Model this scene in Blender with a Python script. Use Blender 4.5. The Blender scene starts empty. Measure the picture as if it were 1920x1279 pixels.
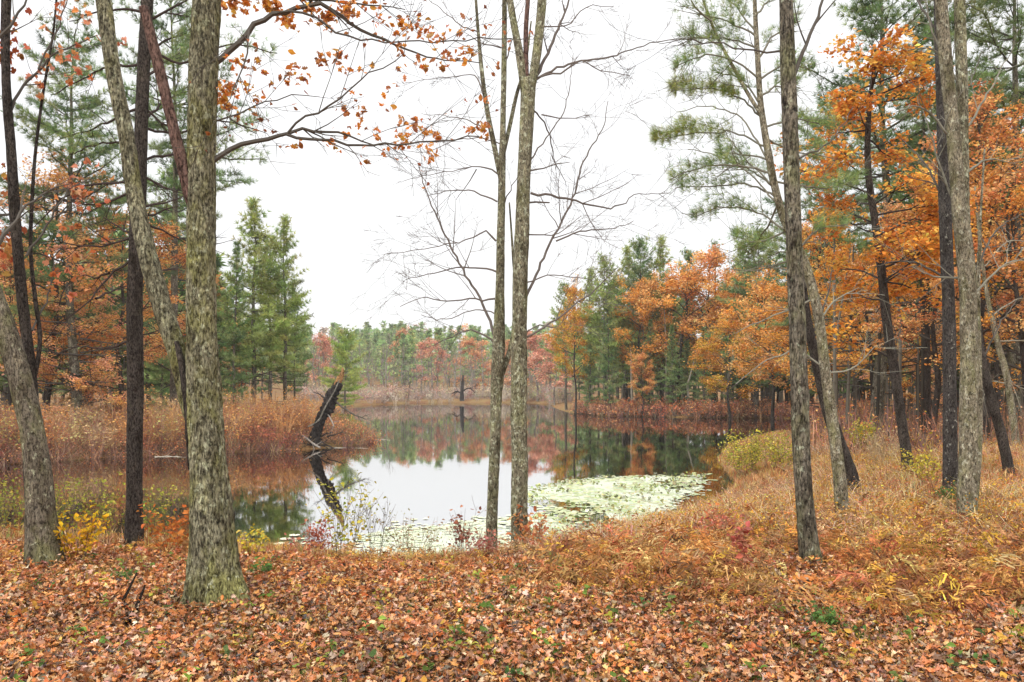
import bpy, math, random
import numpy as np
from mathutils import noise as mnoise, Vector

random.seed(7)
RNG = np.random.default_rng(11)
S = bpy.context.scene
COL = S.collection
PI = math.pi
F, CX, HY, CAMZ = 1400.0, 960.0, 725.0, 1.7
WATER = -0.9

# ------------------------------------------------------------------ mesh builder
class MB:
    def __init__(s):
        s.V, s.n = [], 0
        s.Q, s.QC, s.QM = [], [], []
        s.T, s.TC, s.TM = [], [], []
    def add(s, V, quads=None, tris=None, col=(1, 1, 1), mat=0):
        V = np.asarray(V, float)
        for A, LF, LC, LM in ((quads, s.Q, s.QC, s.QM), (tris, s.T, s.TC, s.TM)):
            if A is not None and len(A):
                A = np.asarray(A, np.int64)
                LF.append(A + s.n)
                c = np.asarray(col, float)
                LC.append(np.broadcast_to(c, (len(A), 3)) if c.ndim == 1 else c)
                LM.append(np.full(len(A), mat))
        s.V.append(V); s.n += len(V)
    def mesh(s, name, mats, smooth=False):
        me = bpy.data.meshes.new(name)
        V = np.concatenate(s.V)
        me.vertices.add(len(V)); me.vertices.foreach_set('co', V.astype(np.float32).ravel())
        Q = np.concatenate(s.Q) if s.Q else np.zeros((0, 4), int)
        T = np.concatenate(s.T) if s.T else np.zeros((0, 3), int)
        L = np.concatenate([Q.ravel(), T.ravel()])
        me.loops.add(len(L)); me.loops.foreach_set('vertex_index', L.astype(np.int32))
        st = np.concatenate([np.arange(len(Q)) * 4, len(Q) * 4 + np.arange(len(T)) * 3])
        me.polygons.add(len(st)); me.polygons.foreach_set('loop_start', st.astype(np.int32))
        C = np.concatenate(s.QC + s.TC); M = np.concatenate(s.QM + s.TM)
        me.polygons.foreach_set('material_index', M.astype(np.int32))
        me.polygons.foreach_set('use_smooth', np.full(len(st), smooth))
        me.update(calc_edges=True)
        a = me.attributes.new('Col', 'FLOAT_COLOR', 'FACE')
        a.data.foreach_set('color', np.concatenate([C, np.ones((len(C), 1))], 1).astype(np.float32).ravel())
        for m in mats: me.materials.append(m)
        return me
    def obj(s, name, mats, parent=None, loc=None, smooth=False):
        o = bpy.data.objects.new(name, s.mesh(name, mats, smooth))
        COL.objects.link(o)
        if parent is not None: o.parent = parent
        if loc is not None: o.location = loc
        return o

def thing(name, label, cat, loc, rz=0.0, sc=1.0, group=None):
    o = bpy.data.objects.new(name, None); COL.objects.link(o)
    o.empty_display_size = 0.2
    o.location = loc; o.rotation_euler = (0, 0, rz); o.scale = (sc,) * 3 if np.isscalar(sc) else sc
    o['label'] = label; o['category'] = cat
    if group: o['group'] = group
    return o
def part(name, me, parent):
    o = bpy.data.objects.new(name, me); COL.objects.link(o); o.parent = parent
    return o

def nrm(v):
    v = np.asarray(v, float); return v / (np.linalg.norm(v, axis=-1, keepdims=True) + 1e-9)

def tube(mb, P, R, sides=5, col=(1, 1, 1), mat=0, cap=False):
    P = np.asarray(P, float); R = np.asarray(R, float); k = len(P)
    T = nrm(np.gradient(P, axis=0))
    ref = np.array([0.0, 1.0, 0.0]) if abs(T[0][1]) < 0.9 else np.array([1.0, 0, 0])
    U = nrm(np.cross(T, ref)); W = np.cross(T, U)
    a = np.arange(sides) / sides * 2 * PI
    ring = np.cos(a)[None, :, None] * U[:, None] + np.sin(a)[None, :, None] * W[:, None]
    V = (P[:, None] + ring * R[:, None, None]).reshape(-1, 3)
    i = np.arange(k - 1)[:, None] * sides; j = np.arange(sides)[None]; jn = (j + 1) % sides
    Q = np.stack([i + j, i + jn, i + sides + jn, i + sides + j], -1).reshape(-1, 4)
    mb.add(V, quads=Q, col=col, mat=mat)

def resample(P, R, step):
    P = np.asarray(P, float); R = np.asarray(R, float)
    s = np.concatenate([[0], np.cumsum(np.linalg.norm(np.diff(P, axis=0), axis=1))])
    n = max(4, int(s[-1] / step)); u = np.linspace(0, s[-1], n)
    # smooth piecewise cubic (finite-difference tangents)
    m = np.gradient(P, s, axis=0); mr = np.gradient(R, s)
    k = np.clip(np.searchsorted(s, u) - 1, 0, len(s) - 2)
    h = (s[k + 1] - s[k]); t = (u - s[k]) / h
    h00 = 2*t**3 - 3*t**2 + 1; h10 = t**3 - 2*t**2 + t; h01 = -2*t**3 + 3*t**2; h11 = t**3 - t**2
    Q = h00[:, None]*P[k] + (h10*h)[:, None]*m[k] + h01[:, None]*P[k+1] + (h11*h)[:, None]*m[k+1]
    RR = h00*R[k] + h10*h*mr[k] + h01*R[k+1] + h11*h*mr[k+1]
    return Q, np.maximum(RR, 0.001)

def log(mb, P, R, sides=32, step=0.03, amp=0.1, flare=0.0, seed=0, mat=0, rough=0.0, cap=True):
    """a trunk or limb: smooth tube whose surface is displaced by ridged bark noise"""
    P, R = resample(P, R, step); k = len(P)
    T = nrm(np.gradient(P, axis=0)); ref = np.array([0.0, 1.0, 0.0])
    U = nrm(np.cross(T, ref)); W = np.cross(T, U)
    a = np.arange(sides) / sides * 2 * PI
    h = np.concatenate([[0], np.cumsum(np.linalg.norm(np.diff(P, axis=0), axis=1))])
    V = np.zeros((k, sides, 3))
    nz = mnoise.noise
    for i in range(k):
        fl = flare * math.exp(-max(0, h[i] - .2) / 0.2)
        for j in range(sides):
            c, s_ = math.cos(a[j]), math.sin(a[j])
            r = R[i]
            rid = abs(nz(Vector((c * 4.5 + seed, s_ * 4.5, h[i] * 5.0)))) 
            rid2 = nz(Vector((c * 11 + seed, s_ * 11, h[i] * 14.0)))
            big = nz(Vector((c * 1.1 + seed * 3, s_ * 1.1, h[i] * 1.6)))
            r *= 1 + amp * (0.9 * (rid - 0.2) + 0.45 * rid2 + 0.9 * big) + fl * (0.35 + 0.85 * max(0, math.cos(5 * a[j] + seed + .8 * big)) ** 2 + 0.35 * big)
            V[i, j] = P[i] + (U[i] * c + W[i] * s_) * r
    i = np.arange(k - 1)[:, None] * sides; j = np.arange(sides)[None]; jn = (j + 1) % sides
    Q = np.stack([i + j, i + jn, i + sides + jn, i + sides + j], -1).reshape(-1, 4)
    VV = V.reshape(-1, 3)
    if cap:
        top = np.concatenate([VV, [P[-1] + T[-1] * R[-1] * 0.6]])
        b = (k - 1) * sides
        tr = np.stack([b + np.arange(sides), b + (np.arange(sides) + 1) % sides, np.full(sides, len(VV))], -1)
        mb.add(top, quads=Q, tris=tr, mat=mat)
    else:
        mb.add(VV, quads=Q, mat=mat)

def basis(D, roll=None, rng=RNG):
    """rotation matrices whose y axis is D, rolled at random"""
    D = nrm(D); n = len(D)
    ref = rng.normal(size=(n, 3)) if roll is None else roll
    X = nrm(np.cross(D, ref)); Z = np.cross(X, D)
    return np.stack([X, D, Z], -1)
def flatrot(n, tilt, rng=RNG):
    """leaf lies about flat: random yaw, normal tilted by ~tilt rad"""
    N = nrm(np.stack([rng.normal(0, tilt, n), rng.normal(0, tilt, n), np.ones(n)], -1))
    yaw = rng.uniform(0, 2 * PI, n); D = np.stack([np.cos(yaw), np.sin(yaw), np.zeros(n)], -1)
    X = nrm(np.cross(D, N)); Y = np.cross(N, X)
    return np.stack([X, Y, N], -1)
def scatter(mb, T, quads, pos, rot, sc, col, mat=0, tris=None, jit=0):
    n, v = len(pos), len(T)
    if n == 0: return
    sc = np.asarray(sc, float)
    TT = T[None] * (sc[:, None, None] if sc.ndim == 1 else sc[:, None, :])
    V = np.einsum('nij,nvj->nvi', rot, TT) + pos[:, None]
    base = (np.arange(n) * v)[:, None, None]
    qq = (np.asarray(quads)[None] + base).reshape(-1, 4) if quads is not None and len(quads) else None
    tt = (np.asarray(tris)[None] + base).reshape(-1, 3) if tris is not None and len(tris) else None
    col = np.asarray(col, float)
    if qq is not None and tt is None: c = np.repeat(col, len(quads), 0)
    elif tt is not None and qq is None: c = np.repeat(col, len(tris), 0)
    if jit: c = np.clip(c * (1 + RNG.normal(0, jit, (len(c), 1))), .005, .9)
    mb.add(V.reshape(-1, 3), quads=qq, tris=tt, col=c, mat=mat)

def pal(n, colors, weights=None, jit=0.18, rng=RNG):
    C = np.array(colors, float); w = None if weights is None else np.array(weights, float) / sum(weights)
    c = C[rng.choice(len(C), n, p=w)]
    return np.clip(c * (1 + rng.normal(0, jit, (n, 1))) * (1 + rng.normal(0, jit * 0.35, (n, 3))), 0.004, 0.9)

# ------------------------------------------------------------------ leaf templates
def leaf_template(widths, curl, cup, seed):
    """lobed leaf: midrib along y (length 1), edge half-widths per station, curled along and across"""
    r = random.Random(seed); n = len(widths); V = []; Q = []
    for i, w in enumerate(widths):
        y = i / (n - 1)
        z0 = curl * (y - 0.4) ** 2 + 0.03 * r.uniform(-1, 1)
        V += [(-w * r.uniform(.8, 1.15), y - .5 + (0.08 if i % 2 else 0), z0 + cup * w + r.uniform(-.05, .05)), (0, y - .5, z0),
              (w * r.uniform(.8, 1.15), y - .5 + (0.08 if i % 2 else 0), z0 + cup * w + r.uniform(-.05, .05))]
    for i in range(n - 1):
        a = i * 3
        Q += [(a, a + 1, a + 4, a + 3), (a + 1, a + 2, a + 5, a + 4)]
    return np.array(V), np.array(Q)
OAK = [leaf_template([.02, .22, .12, .36, .17, .34, .14, .02], c, u, k) for k, (c, u) in enumerate([(.5, .3), (-.7, .5), (1.1, -.3), (-.3, .9), (.9, .7)])]
MAPLE = [leaf_template([.03, .52, .34, .62, .22, .3, .02], c, u, 20 + k) for k, (c, u) in enumerate([(.4, .2), (-.6, .4), (.9, -.2)])]
OVAL = [leaf_template([.02, .24, .3, .2, .01], c, u, 40 + k) for k, (c, u) in enumerate([(.4, .3), (-.5, .5)])]
DIAMOND = (np.array([(-.32, .05, .08), (0, -.5, 0), (.32, .05, .08), (0, .5, -.05)]), np.array([(0, 1, 2, 3)]))
def tuft_template(n, w, spread, seed):
    """spray of needle blades fanning forward from the origin along y"""
    r = random.Random(seed); V = []; T = []
    for i in range(n):
        a = r.uniform(0, 2 * PI); t = spread * math.sqrt(r.uniform(.05, 1)); L = r.uniform(.7, 1.1)
        d = np.array([math.sin(t) * math.cos(a), math.cos(t), math.sin(t) * math.sin(a)])
        s = nrm(np.cross(d, [r.uniform(-1, 1), r.uniform(-1, 1), r.uniform(-1, 1)]))
        b = len(V); o = d * 0.05
        V += [o - s * w * .5, o + s * w * .5, d * L]; T.append((b, b + 1, b + 2))
    return np.array(V), np.array(T)

# ------------------------------------------------------------------ materials
def nodes(m):
    m.use_nodes = True; nt = m.node_tree; nt.nodes.clear()
    return nt, nt.nodes.new, nt.links.new
def leafmat(name, trans=0.35, rough=0.6, gain=1.0, spec=0.0):
    m = bpy.data.materials.new(name); nt, N, L = nodes(m)
    a = N('ShaderNodeAttribute'); a.attribute_name = 'Col'
    d = N('ShaderNodeBsdfDiffuse'); t = N('ShaderNodeBsdfTranslucent'); mx = N('ShaderNodeMixShader'); o = N('ShaderNodeOutputMaterial')
    L(a.outputs['Color'], d.inputs['Color']); L(a.outputs['Color'], t.inputs['Color'])
    mx.inputs[0].default_value = trans
    L(d.outputs[0], mx.inputs[1]); L(t.outputs[0], mx.inputs[2])
    out = mx
    if spec > 0:
        g = N('ShaderNodeBsdfGlossy'); g.inputs['Roughness'].default_value = rough
        m2 = N('ShaderNodeMixShader'); m2.inputs[0].default_value = spec
        L(mx.outputs[0], m2.inputs[1]); L(g.outputs[0], m2.inputs[2]); out = m2
    L(out.outputs[0], o.inputs[0])
    return m
M_LEAF = leafmat('leaf', 0.4)
M_NEEDLE = leafmat('needles', 0.25)
M_LITTER = leafmat('fallen_leaf', 0.1, 0.45, spec=0.05)
M_GRASS = leafmat('dry_grass', 0.3)
M_TWIG = leafmat('twig', 0.0)
M_PAD = leafmat('lily_pad', 0.0, 0.25, spec=0.12)

def ramp(N, pts, interp='LINEAR'):
    r = N('ShaderNodeValToRGB'); r.color_ramp.interpolation = interp
    e = r.color_ramp.elements
    while len(e) < len(pts): e.new(0.5)
    for k, (p, c) in enumerate(pts):
        e[k].position = p; e[k].color = (*c, 1) if len(c) == 3 else c
    return r
def barkmat(name, dark, mid, moss, lichen, moss_lo=0.45, lichen_lo=0.62, sc=1.0, bump=0.6):
    m = bpy.data.materials.new(name); nt, N, L = nodes(m)
    tc = N('ShaderNodeTexCoord')
    def mapping(s):
        k = N('ShaderNodeMapping'); k.inputs['Scale'].default_value = s; L(tc.outputs['Object'], k.inputs['Vector']); return k
    def nz(s, scale, detail=6, rough=.6):
        k = N('ShaderNodeTexNoise'); k.inputs['Scale'].default_value = scale; k.inputs['Detail'].default_value = detail
        k.inputs['Roughness'].default_value = rough; L(mapping(s).outputs[0], k.inputs['Vector']); return k
    fur = nz((1, 1, .35), 60 * sc, 8, .7)               # vertical furrows
    fine = nz((1, 1, .6), 120 * sc, 4, .6)
    r1 = ramp(N, [(.36, dark), (.5, mid), (.68, [min(1, c * 1.5) for c in mid])]); L(fur.outputs['Fac'], r1.inputs[0])
    big = nz((1, 1, .5), 5 * sc, 7, .64)
    sx = N('ShaderNodeSeparateXYZ'); L(tc.outputs['Object'], sx.inputs[0]); mr = N('ShaderNodeMapRange'); mr.inputs['From Min'].default_value = 0; mr.inputs['From Max'].default_value = .7; mr.inputs['To Min'].default_value = .13; mr.inputs['To Max'].default_value = 0
    L(sx.outputs['Z'], mr.inputs['Value']); mad = N('ShaderNodeMath'); mad.operation = 'ADD'; L(big.outputs['Fac'], mad.inputs[0]); L(mr.outputs[0], mad.inputs[1])
    r2 = ramp(N, [(moss_lo, (0, 0, 0)), (moss_lo + .16, (1, 1, 1))]); L(mad.outputs[0], r2.inputs[0])
    mossc = N('ShaderNodeMix'); mossc.data_type = 'RGBA'; mossc.inputs[6].default_value = (*[c * .45 for c in moss], 1); mossc.inputs[7].default_value = (*[c * 1.25 for c in moss], 1)
    L(fine.outputs['Fac'], mossc.inputs[0])
    mx = N('ShaderNodeMix'); mx.data_type = 'RGBA'
    fm = N('ShaderNodeMath'); fm.operation = 'MULTIPLY'; fm.inputs[1].default_value = .85; L(r2.outputs[0], fm.inputs[0])
    L(fm.outputs[0], mx.inputs[0]); L(r1.outputs[0], mx.inputs[6]); L(mossc.outputs[2], mx.inputs[7])
    li = nz((1, 1, .85), 19 * sc, 6, .64)
    r3 = ramp(N, [(lichen_lo, (0, 0, 0)), (lichen_lo + .04, (.9, .9, .9))]); L(li.outputs['Fac'], r3.inputs[0])
    mx2 = N('ShaderNodeMix'); mx2.data_type = 'RGBA'; L(r3.outputs[0], mx2.inputs[0]); L(mx.outputs[2], mx2.inputs[6]); mx2.inputs[7].default_value = (*lichen, 1)
    # dark fissures and scars of the bark itself
    cr_ = nz((1, 1, .3), 85 * sc, 5, .75); r4 = ramp(N, [(.38, (.16, .14, .12)), (.47, (.8, .8, .8)), (.56, (1, 1, 1))]); L(cr_.outputs['Fac'], r4.inputs[0])
    sc_n = nz((1, 1, .7), 24 * sc, 7, .72); r5 = ramp(N, [(.39, (.22, .2, .18)), (.46, (1, 1, 1))]); L(sc_n.outputs['Fac'], r5.inputs[0])
    mx4 = N('ShaderNodeMix'); mx4.data_type = 'RGBA'; mx4.blend_type = 'MULTIPLY'; mx4.inputs[0].default_value = .85
    L(mx2.outputs[2], mx4.inputs[6]); L(r5.outputs[0], mx4.inputs[7])
    pa = nz((1, 1, .3), 9 * sc, 4, .6); r6 = ramp(N, [(.36, (.45, .42, .37)), (.46, (.85, .84, .8)), (.54, (1, 1, 1)), (.66, (1.35, 1.35, 1.25))]); L(pa.outputs['Fac'], r6.inputs[0])
    mx5 = N('ShaderNodeMix'); mx5.data_type = 'RGBA'; mx5.blend_type = 'MULTIPLY'; mx5.inputs[0].default_value = .9
    L(mx4.outputs[2], mx5.inputs[6]); L(r6.outputs[0], mx5.inputs[7])
    mx3 = N('ShaderNodeMix'); mx3.data_type = 'RGBA'; mx3.blend_type = 'MULTIPLY'; mx3.inputs[0].default_value = .9
    L(mx5.outputs[2], mx3.inputs[6]); L(r4.outputs[0], mx3.inputs[7])
    b = N('ShaderNodeBump'); b.inputs['Strength'].default_value = bump; b.inputs['Distance'].default_value = .02
    ad = N('ShaderNodeMath'); ad.operation = 'MULTIPLY_ADD'; ad.inputs[1].default_value = .6
    L(fur.outputs['Fac'], ad.inputs[0]); L(r4.outputs[0], ad.inputs[2]); L(ad.outputs[0], b.inputs['Height'])
    p = N('ShaderNodeBsdfPrincipled'); p.inputs['Roughness'].default_value = .9; p.inputs['Specular IOR Level'].default_value = .15
    o = N('ShaderNodeOutputMaterial')
    L(mx3.outputs[2], p.inputs['Base Color']); L(b.outputs[0], p.inputs['Normal']); L(p.outputs[0], o.inputs[0])
    return m
B_MOSSY = barkmat('bark_mossy', (.06, .052, .036), (.29, .27, .18), (.32, .31, .11), (.50, .51, .34), .47, .58, .85, .9)
B_SHAGGY = barkmat('bark_lichened', (.05, .04, .03), (.25, .225, .155), (.31, .31, .16), (.55, .57, .42), .47, .55)
B_DARK = barkmat('bark_dark', (.018, .015, .013), (.095, .078, .068), (.11, .105, .06), (.26, .26, .2), .6, .7, 1.25, .9)
B_PINE = barkmat('bark_grey_brown', (.035, .03, .025), (.20, .175, .135), (.27, .265, .14), (.44, .46, .34), .5, .6, .65, .9)
B_PALE = barkmat('bark_pale', (.08, .068, .05), (.31, .27, .195), (.31, .30, .15), (.56, .55, .43), .48, .57, 1.1, .7)
B_RED = barkmat('bark_reddish', (.05, .03, .025), (.19, .115, .095), (.2, .16, .1), (.3, .26, .2), .62, .72)

def groundmat():
    m = bpy.data.materials.new('forest_floor'); nt, N, L = nodes(m)
    tc = N('ShaderNodeTexCoord')
    a = N('ShaderNodeTexNoise'); a.inputs['Scale'].default_value = 9; a.inputs['Detail'].default_value = 8; a.inputs['Roughness'].default_value = .7
    b = N('ShaderNodeTexNoise'); b.inputs['Scale'].default_value = .35; b.inputs['Detail'].default_value = 5
    v = N('ShaderNodeTexVoronoi'); v.inputs['Scale'].default_value = 14
    for k in (a, b, v): L(tc.outputs['Object'], k.inputs['Vector'])
    r1 = ramp(N, [(.3, (.03, .018, .01)), (.45, (.12, .055, .022)), (.58, (.24, .115, .05)), (.72, (.33, .2, .11))]); L(a.outputs['Fac'], r1.inputs[0])
    r2 = ramp(N, [(.3, (.07, .045, .02)), (.5, (.2, .13, .05)), (.7, (.3, .2, .09))]); L(a.outputs['Fac'], r2.inputs[0])
    r3 = ramp(N, [(.42, (0, 0, 0)), (.6, (1, 1, 1))]); L(b.outputs['Fac'], r3.inputs[0])
    mx = N('ShaderNodeMix'); mx.data_type = 'RGBA'; L(r3.outputs[0], mx.inputs[0]); L(r1.outputs[0], mx.inputs[6]); L(r2.outputs[0], mx.inputs[7])
    hs = N('ShaderNodeMix'); hs.data_type = 'RGBA'; hs.blend_type = 'OVERLAY'; hs.inputs[0].default_value = .3
    L(mx.outputs[2], hs.inputs[6]); L(v.outputs['Color'], hs.inputs[7])
    bp = N('ShaderNodeBump'); bp.inputs['Strength'].default_value = .8; bp.inputs['Distance'].default_value = .04; L(a.outputs['Fac'], bp.inputs['Height'])
    p = N('ShaderNodeBsdfPrincipled'); p.inputs['Roughness'].default_value = .95; p.inputs['Specular IOR Level'].default_value = .1
    o = N('ShaderNodeOutputMaterial'); L(mx.outputs[2], p.inputs['Base Color']); L(bp.outputs[0], p.inputs['Normal']); L(p.outputs[0], o.inputs[0])
    return m
def watermat():
    m = bpy.data.materials.new('pond_water'); nt, N, L = nodes(m)
    tc = N('ShaderNodeTexCoord'); mp = N('ShaderNodeMapping'); mp.inputs['Scale'].default_value = (1, .45, 1); L(tc.outputs['Object'], mp.inputs[0])
    n = N('ShaderNodeTexNoise'); n.inputs['Scale'].default_value = 2.2; n.inputs['Detail'].default_value = 3; L(mp.outputs[0], n.inputs['Vector'])
    bp = N('ShaderNodeBump'); bp.inputs['Strength'].default_value = .05; bp.inputs['Distance'].default_value = .02; L(n.outputs['Fac'], bp.inputs['Height'])
    lw = N('ShaderNodeLayerWeight'); lw.inputs['Blend'].default_value = .5; L(bp.outputs[0], lw.inputs['Normal'])
    fr = ramp(N, [(0, (.1, .1, .1)), (.55, (.45, .45, .45)), (.78, (.95, .95, .95)), (1, (1, 1, 1))]); L(lw.outputs['Facing'], fr.inputs[0])
    d = N('ShaderNodeBsdfDiffuse'); d.inputs['Color'].default_value = (.022, .017, .010, 1)
    g = N('ShaderNodeBsdfGlossy'); g.inputs['Roughness'].default_value = .03; L(bp.outputs[0], g.inputs['Normal'])
    mx = N('ShaderNodeMixShader'); o = N('ShaderNodeOutputMaterial')
    L(fr.outputs[0], mx.inputs[0]); L(d.outputs[0], mx.inputs[1]); L(g.outputs[0], mx.inputs[2]); L(mx.outputs[0], o.inputs[0])
    return m

# ------------------------------------------------------------------ terrain
POND = np.array([(-24, 15.0), (-15, 13.2), (-11.5, 12.8), (-7.5, 12.3), (-5.4, 11.6), (-4.1, 11.5), (-2.8, 11.1), (-1.5, 10.6), (-.7, 10.8), (.1, 11.2), (1.2, 12.4),
    (3.0, 14.2), (4.1, 15.8), (5.2, 17.9), (6.3, 20.5), (7.4, 26.5), (9.7, 33), (13.3, 39), (19, 44), (27, 47), (31, 51), (26.5, 57), (22.5, 60.5), (15.2, 62.8), (8, 66), (5.5, 77),
    (5.2, 91), (5.5, 112), (2, 119), (-5, 121), (-16, 117), (-22, 100), (-20, 80), (-14, 58), (-9, 42), (-6.6, 35.2), (-6.9, 33.2), (-8.3, 31), (-11.6, 29), (-14.9, 27.4), (-17, 24.6), (-20.5, 22), (-30, 20)], float)
def sdist(x, y):
    x = np.asarray(x, float); y = np.asarray(y, float)
    best = np.full(x.shape, 1e9); inside = np.zeros(x.shape, bool)
    n = len(POND)
    for i in range(n):
        a, b = POND[i], POND[(i + 1) % n]; e = b - a
        t = np.clip(((x - a[0]) * e[0] + (y - a[1]) * e[1]) / (e @ e), 0, 1)
        best = np.minimum(best, np.hypot(x - a[0] - t * e[0], y - a[1] - t * e[1]))
        c = ((a[1] <= y) != (b[1] <= y))
        with np.errstate(divide='ignore', invalid='ignore'):
            xi = a[0] + (y - a[1]) / (b[1] - a[1] if b[1] != a[1] else 1e-9) * e[0]
        inside ^= c & (x < xi)
    return np.where(inside, -best, best)
def wob(x, y):
    return (np.sin(x * 1.3 + 1.7 * np.sin(y * .7)) * np.sin(y * 1.1 + .8 * np.sin(x * .9)) * .035
            + np.sin(x * 3.1 + y * 1.9) * np.sin(y * 2.7 - x * 1.3) * .018)
def gh(x, y):
    x = np.asarray(x, float); y = np.asarray(y, float)
    s = sdist(x, y)
    near = 1 / (1 + np.exp(np.clip((y - 20 - np.maximum(x - 2, 0) * 1.2) * .6, -30, 30)))
    near = np.maximum(near, 1 / (1 + np.exp(np.clip(-(x - 6 - (y - 20) * .25) * .8, -30, 30))) * (y < 52))
    Hh = .5 + .4 * near; W = 3 + 2.4 * near
    t = np.clip(s / W, 0, 1)
    z = WATER + Hh * (1 - (1 - t) ** 2) + wob(x, y) * np.clip(s / 1.5, 0, 1)
    z = np.where(s < 0, WATER - .5 * (1 - np.exp(np.minimum(s, 0) / 1.2)), z)
    r = np.hypot(x * .8, y)
    z = z + 17 * np.clip((r - 165) / 170, 0, 1) ** 1.3 * np.clip(s / 20, 0, 1)
    return z
def G(x, y): return float(gh(np.array([x]), np.array([y]))[0])
def at(pxx, d): return (pxx - CX) / F * d, d
def PX(pxx, py, d): return np.array([(pxx - CX) / F * d, d, CAMZ + (HY - py) / F * d])
def base(pxx, d):
    x, y = at(pxx, d); return np.array([x, y, G(x, y)])

def axis(lo, hi, fine_lo, fine_hi, fstep, grow=1.07):
    a = list(np.arange(fine_lo, fine_hi, fstep)); st = fstep
    while a[-1] < hi: st *= grow; a.append(a[-1] + st)
    st = fstep
    while a[0] > lo: st *= grow; a.insert(0, a[0] - st)
    return np.array(a)
xs = axis(-420, 420, -10, 12, .16); ys = axis(-50, 560, 2, 24, .14)
XX, YY = np.meshgrid(xs, ys); ZZ = gh(XX.ravel(), YY.ravel())
g = MB(); nx, ny = len(xs), len(ys)
ii = np.arange(ny - 1)[:, None] * nx + np.arange(nx - 1)[None]
g.add(np.stack([XX.ravel(), YY.ravel(), ZZ], -1), quads=np.stack([ii, ii + 1, ii + nx + 1, ii + nx], -1).reshape(-1, 4))
o = g.obj('ground', [groundmat()], smooth=True); o['kind'] = 'structure'
w = MB(); w.add([(-45, 8, WATER), (45, 8, WATER), (45, 135, WATER), (-45, 135, WATER)], quads=[(0, 1, 2, 3)])
o = w.obj('pond_water', [watermat()]); o['kind'] = 'structure'

# ------------------------------------------------------------------ growing branches
def grow(mb, p, d, L, r, lev, rng, rec, up=.05, wig=.16, kids=(3, 5), ang=(.5, 1.0), col=(.1, .085, .07), mat=0, ratio=(.4, .65), tip=.18, flat=0.0, start=.25):
    n = max(4, int(L / (.12 if L < 1 else .25)) + 1); n = min(n, 12)
    P = [np.array(p, float)]; d = nrm(d); D = [d]
    for i in range(n - 1):
        d = d + rng.normal(0, wig, 3) * .6; d[2] += up; d = nrm(d)
        P.append(P[-1] + d * L / (n - 1)); D.append(d)
    P = np.array(P); R = np.linspace(r, max(r * tip, .0017), n)
    tube(mb, P, R, 6 if r > .02 else (4 if r > .006 else 3), col, mat)
    rec.append((lev, P, D))
    if lev <= 0: return
    for q in range(rng.integers(kids[0], kids[1] + 1)):
        s = rng.uniform(start, .97); k = min(int(s * (n - 1)), n - 2); f = s * (n - 1) - k
        pp = P[k] * (1 - f) + P[k + 1] * f
        a = rng.uniform(*ang); side = rng.normal(size=3); side[2] *= (1 - flat); side = nrm(np.cross(np.cross(D[k], side), D[k]))
        nd = D[k] * math.cos(a) + side * math.sin(a)
        grow(mb, pp, nd, L * rng.uniform(*ratio) * (1.15 - .5 * s), max(R[k] * .62, .0024), lev - 1, rng, rec, up, wig, kids, ang, col, mat, ratio, tip, flat, start)

def seg_points(rec, n, rng, minlev=0, maxlev=9, lo=.2):
    segs = [(P, D) for lev, P, D in rec if minlev <= lev <= maxlev]
    L = np.array([np.linalg.norm(P[-1] - P[0]) for P, D in segs]); c = rng.choice(len(segs), n, p=L / L.sum())
    out = np.zeros((n, 3))
    for i, k in enumerate(c):
        P = segs[k][0]; s = rng.uniform(lo, 1) * (len(P) - 1.001); j = int(s)
        out[i] = P[j] + (P[j + 1] - P[j]) * (s - j)
    return out, c

ORANGE = [(.70, .31, .055), (.64, .25, .05), (.74, .39, .09), (.55, .19, .045), (.76, .45, .10)]
RUST = [(.64, .26, .10), (.57, .20, .075), (.68, .33, .14), (.48, .15, .06), (.66, .38, .19)]
REDP = [(.64, .23, .13), (.57, .18, .10), (.68, .31, .19), (.68, .38, .22)]
GOLD = [(.55, .36, .04), (.5, .28, .03), (.6, .42, .08), (.42, .2, .03)]
PINEN = [(.15, .22, .085), (.2, .27, .11), (.11, .17, .07), (.25, .3, .12)]
ORANGE_L = [(.80, .42, .13), (.74, .35, .10), (.82, .48, .19), (.70, .38, .16)]
PINEG = [(.21, .30, .115), (.27, .34, .14), (.16, .24, .10), (.32, .36, .15)]
PINEY = [(.31, .38, .11), (.38, .43, .14), (.23, .31, .10), (.43, .44, .16)]

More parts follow.
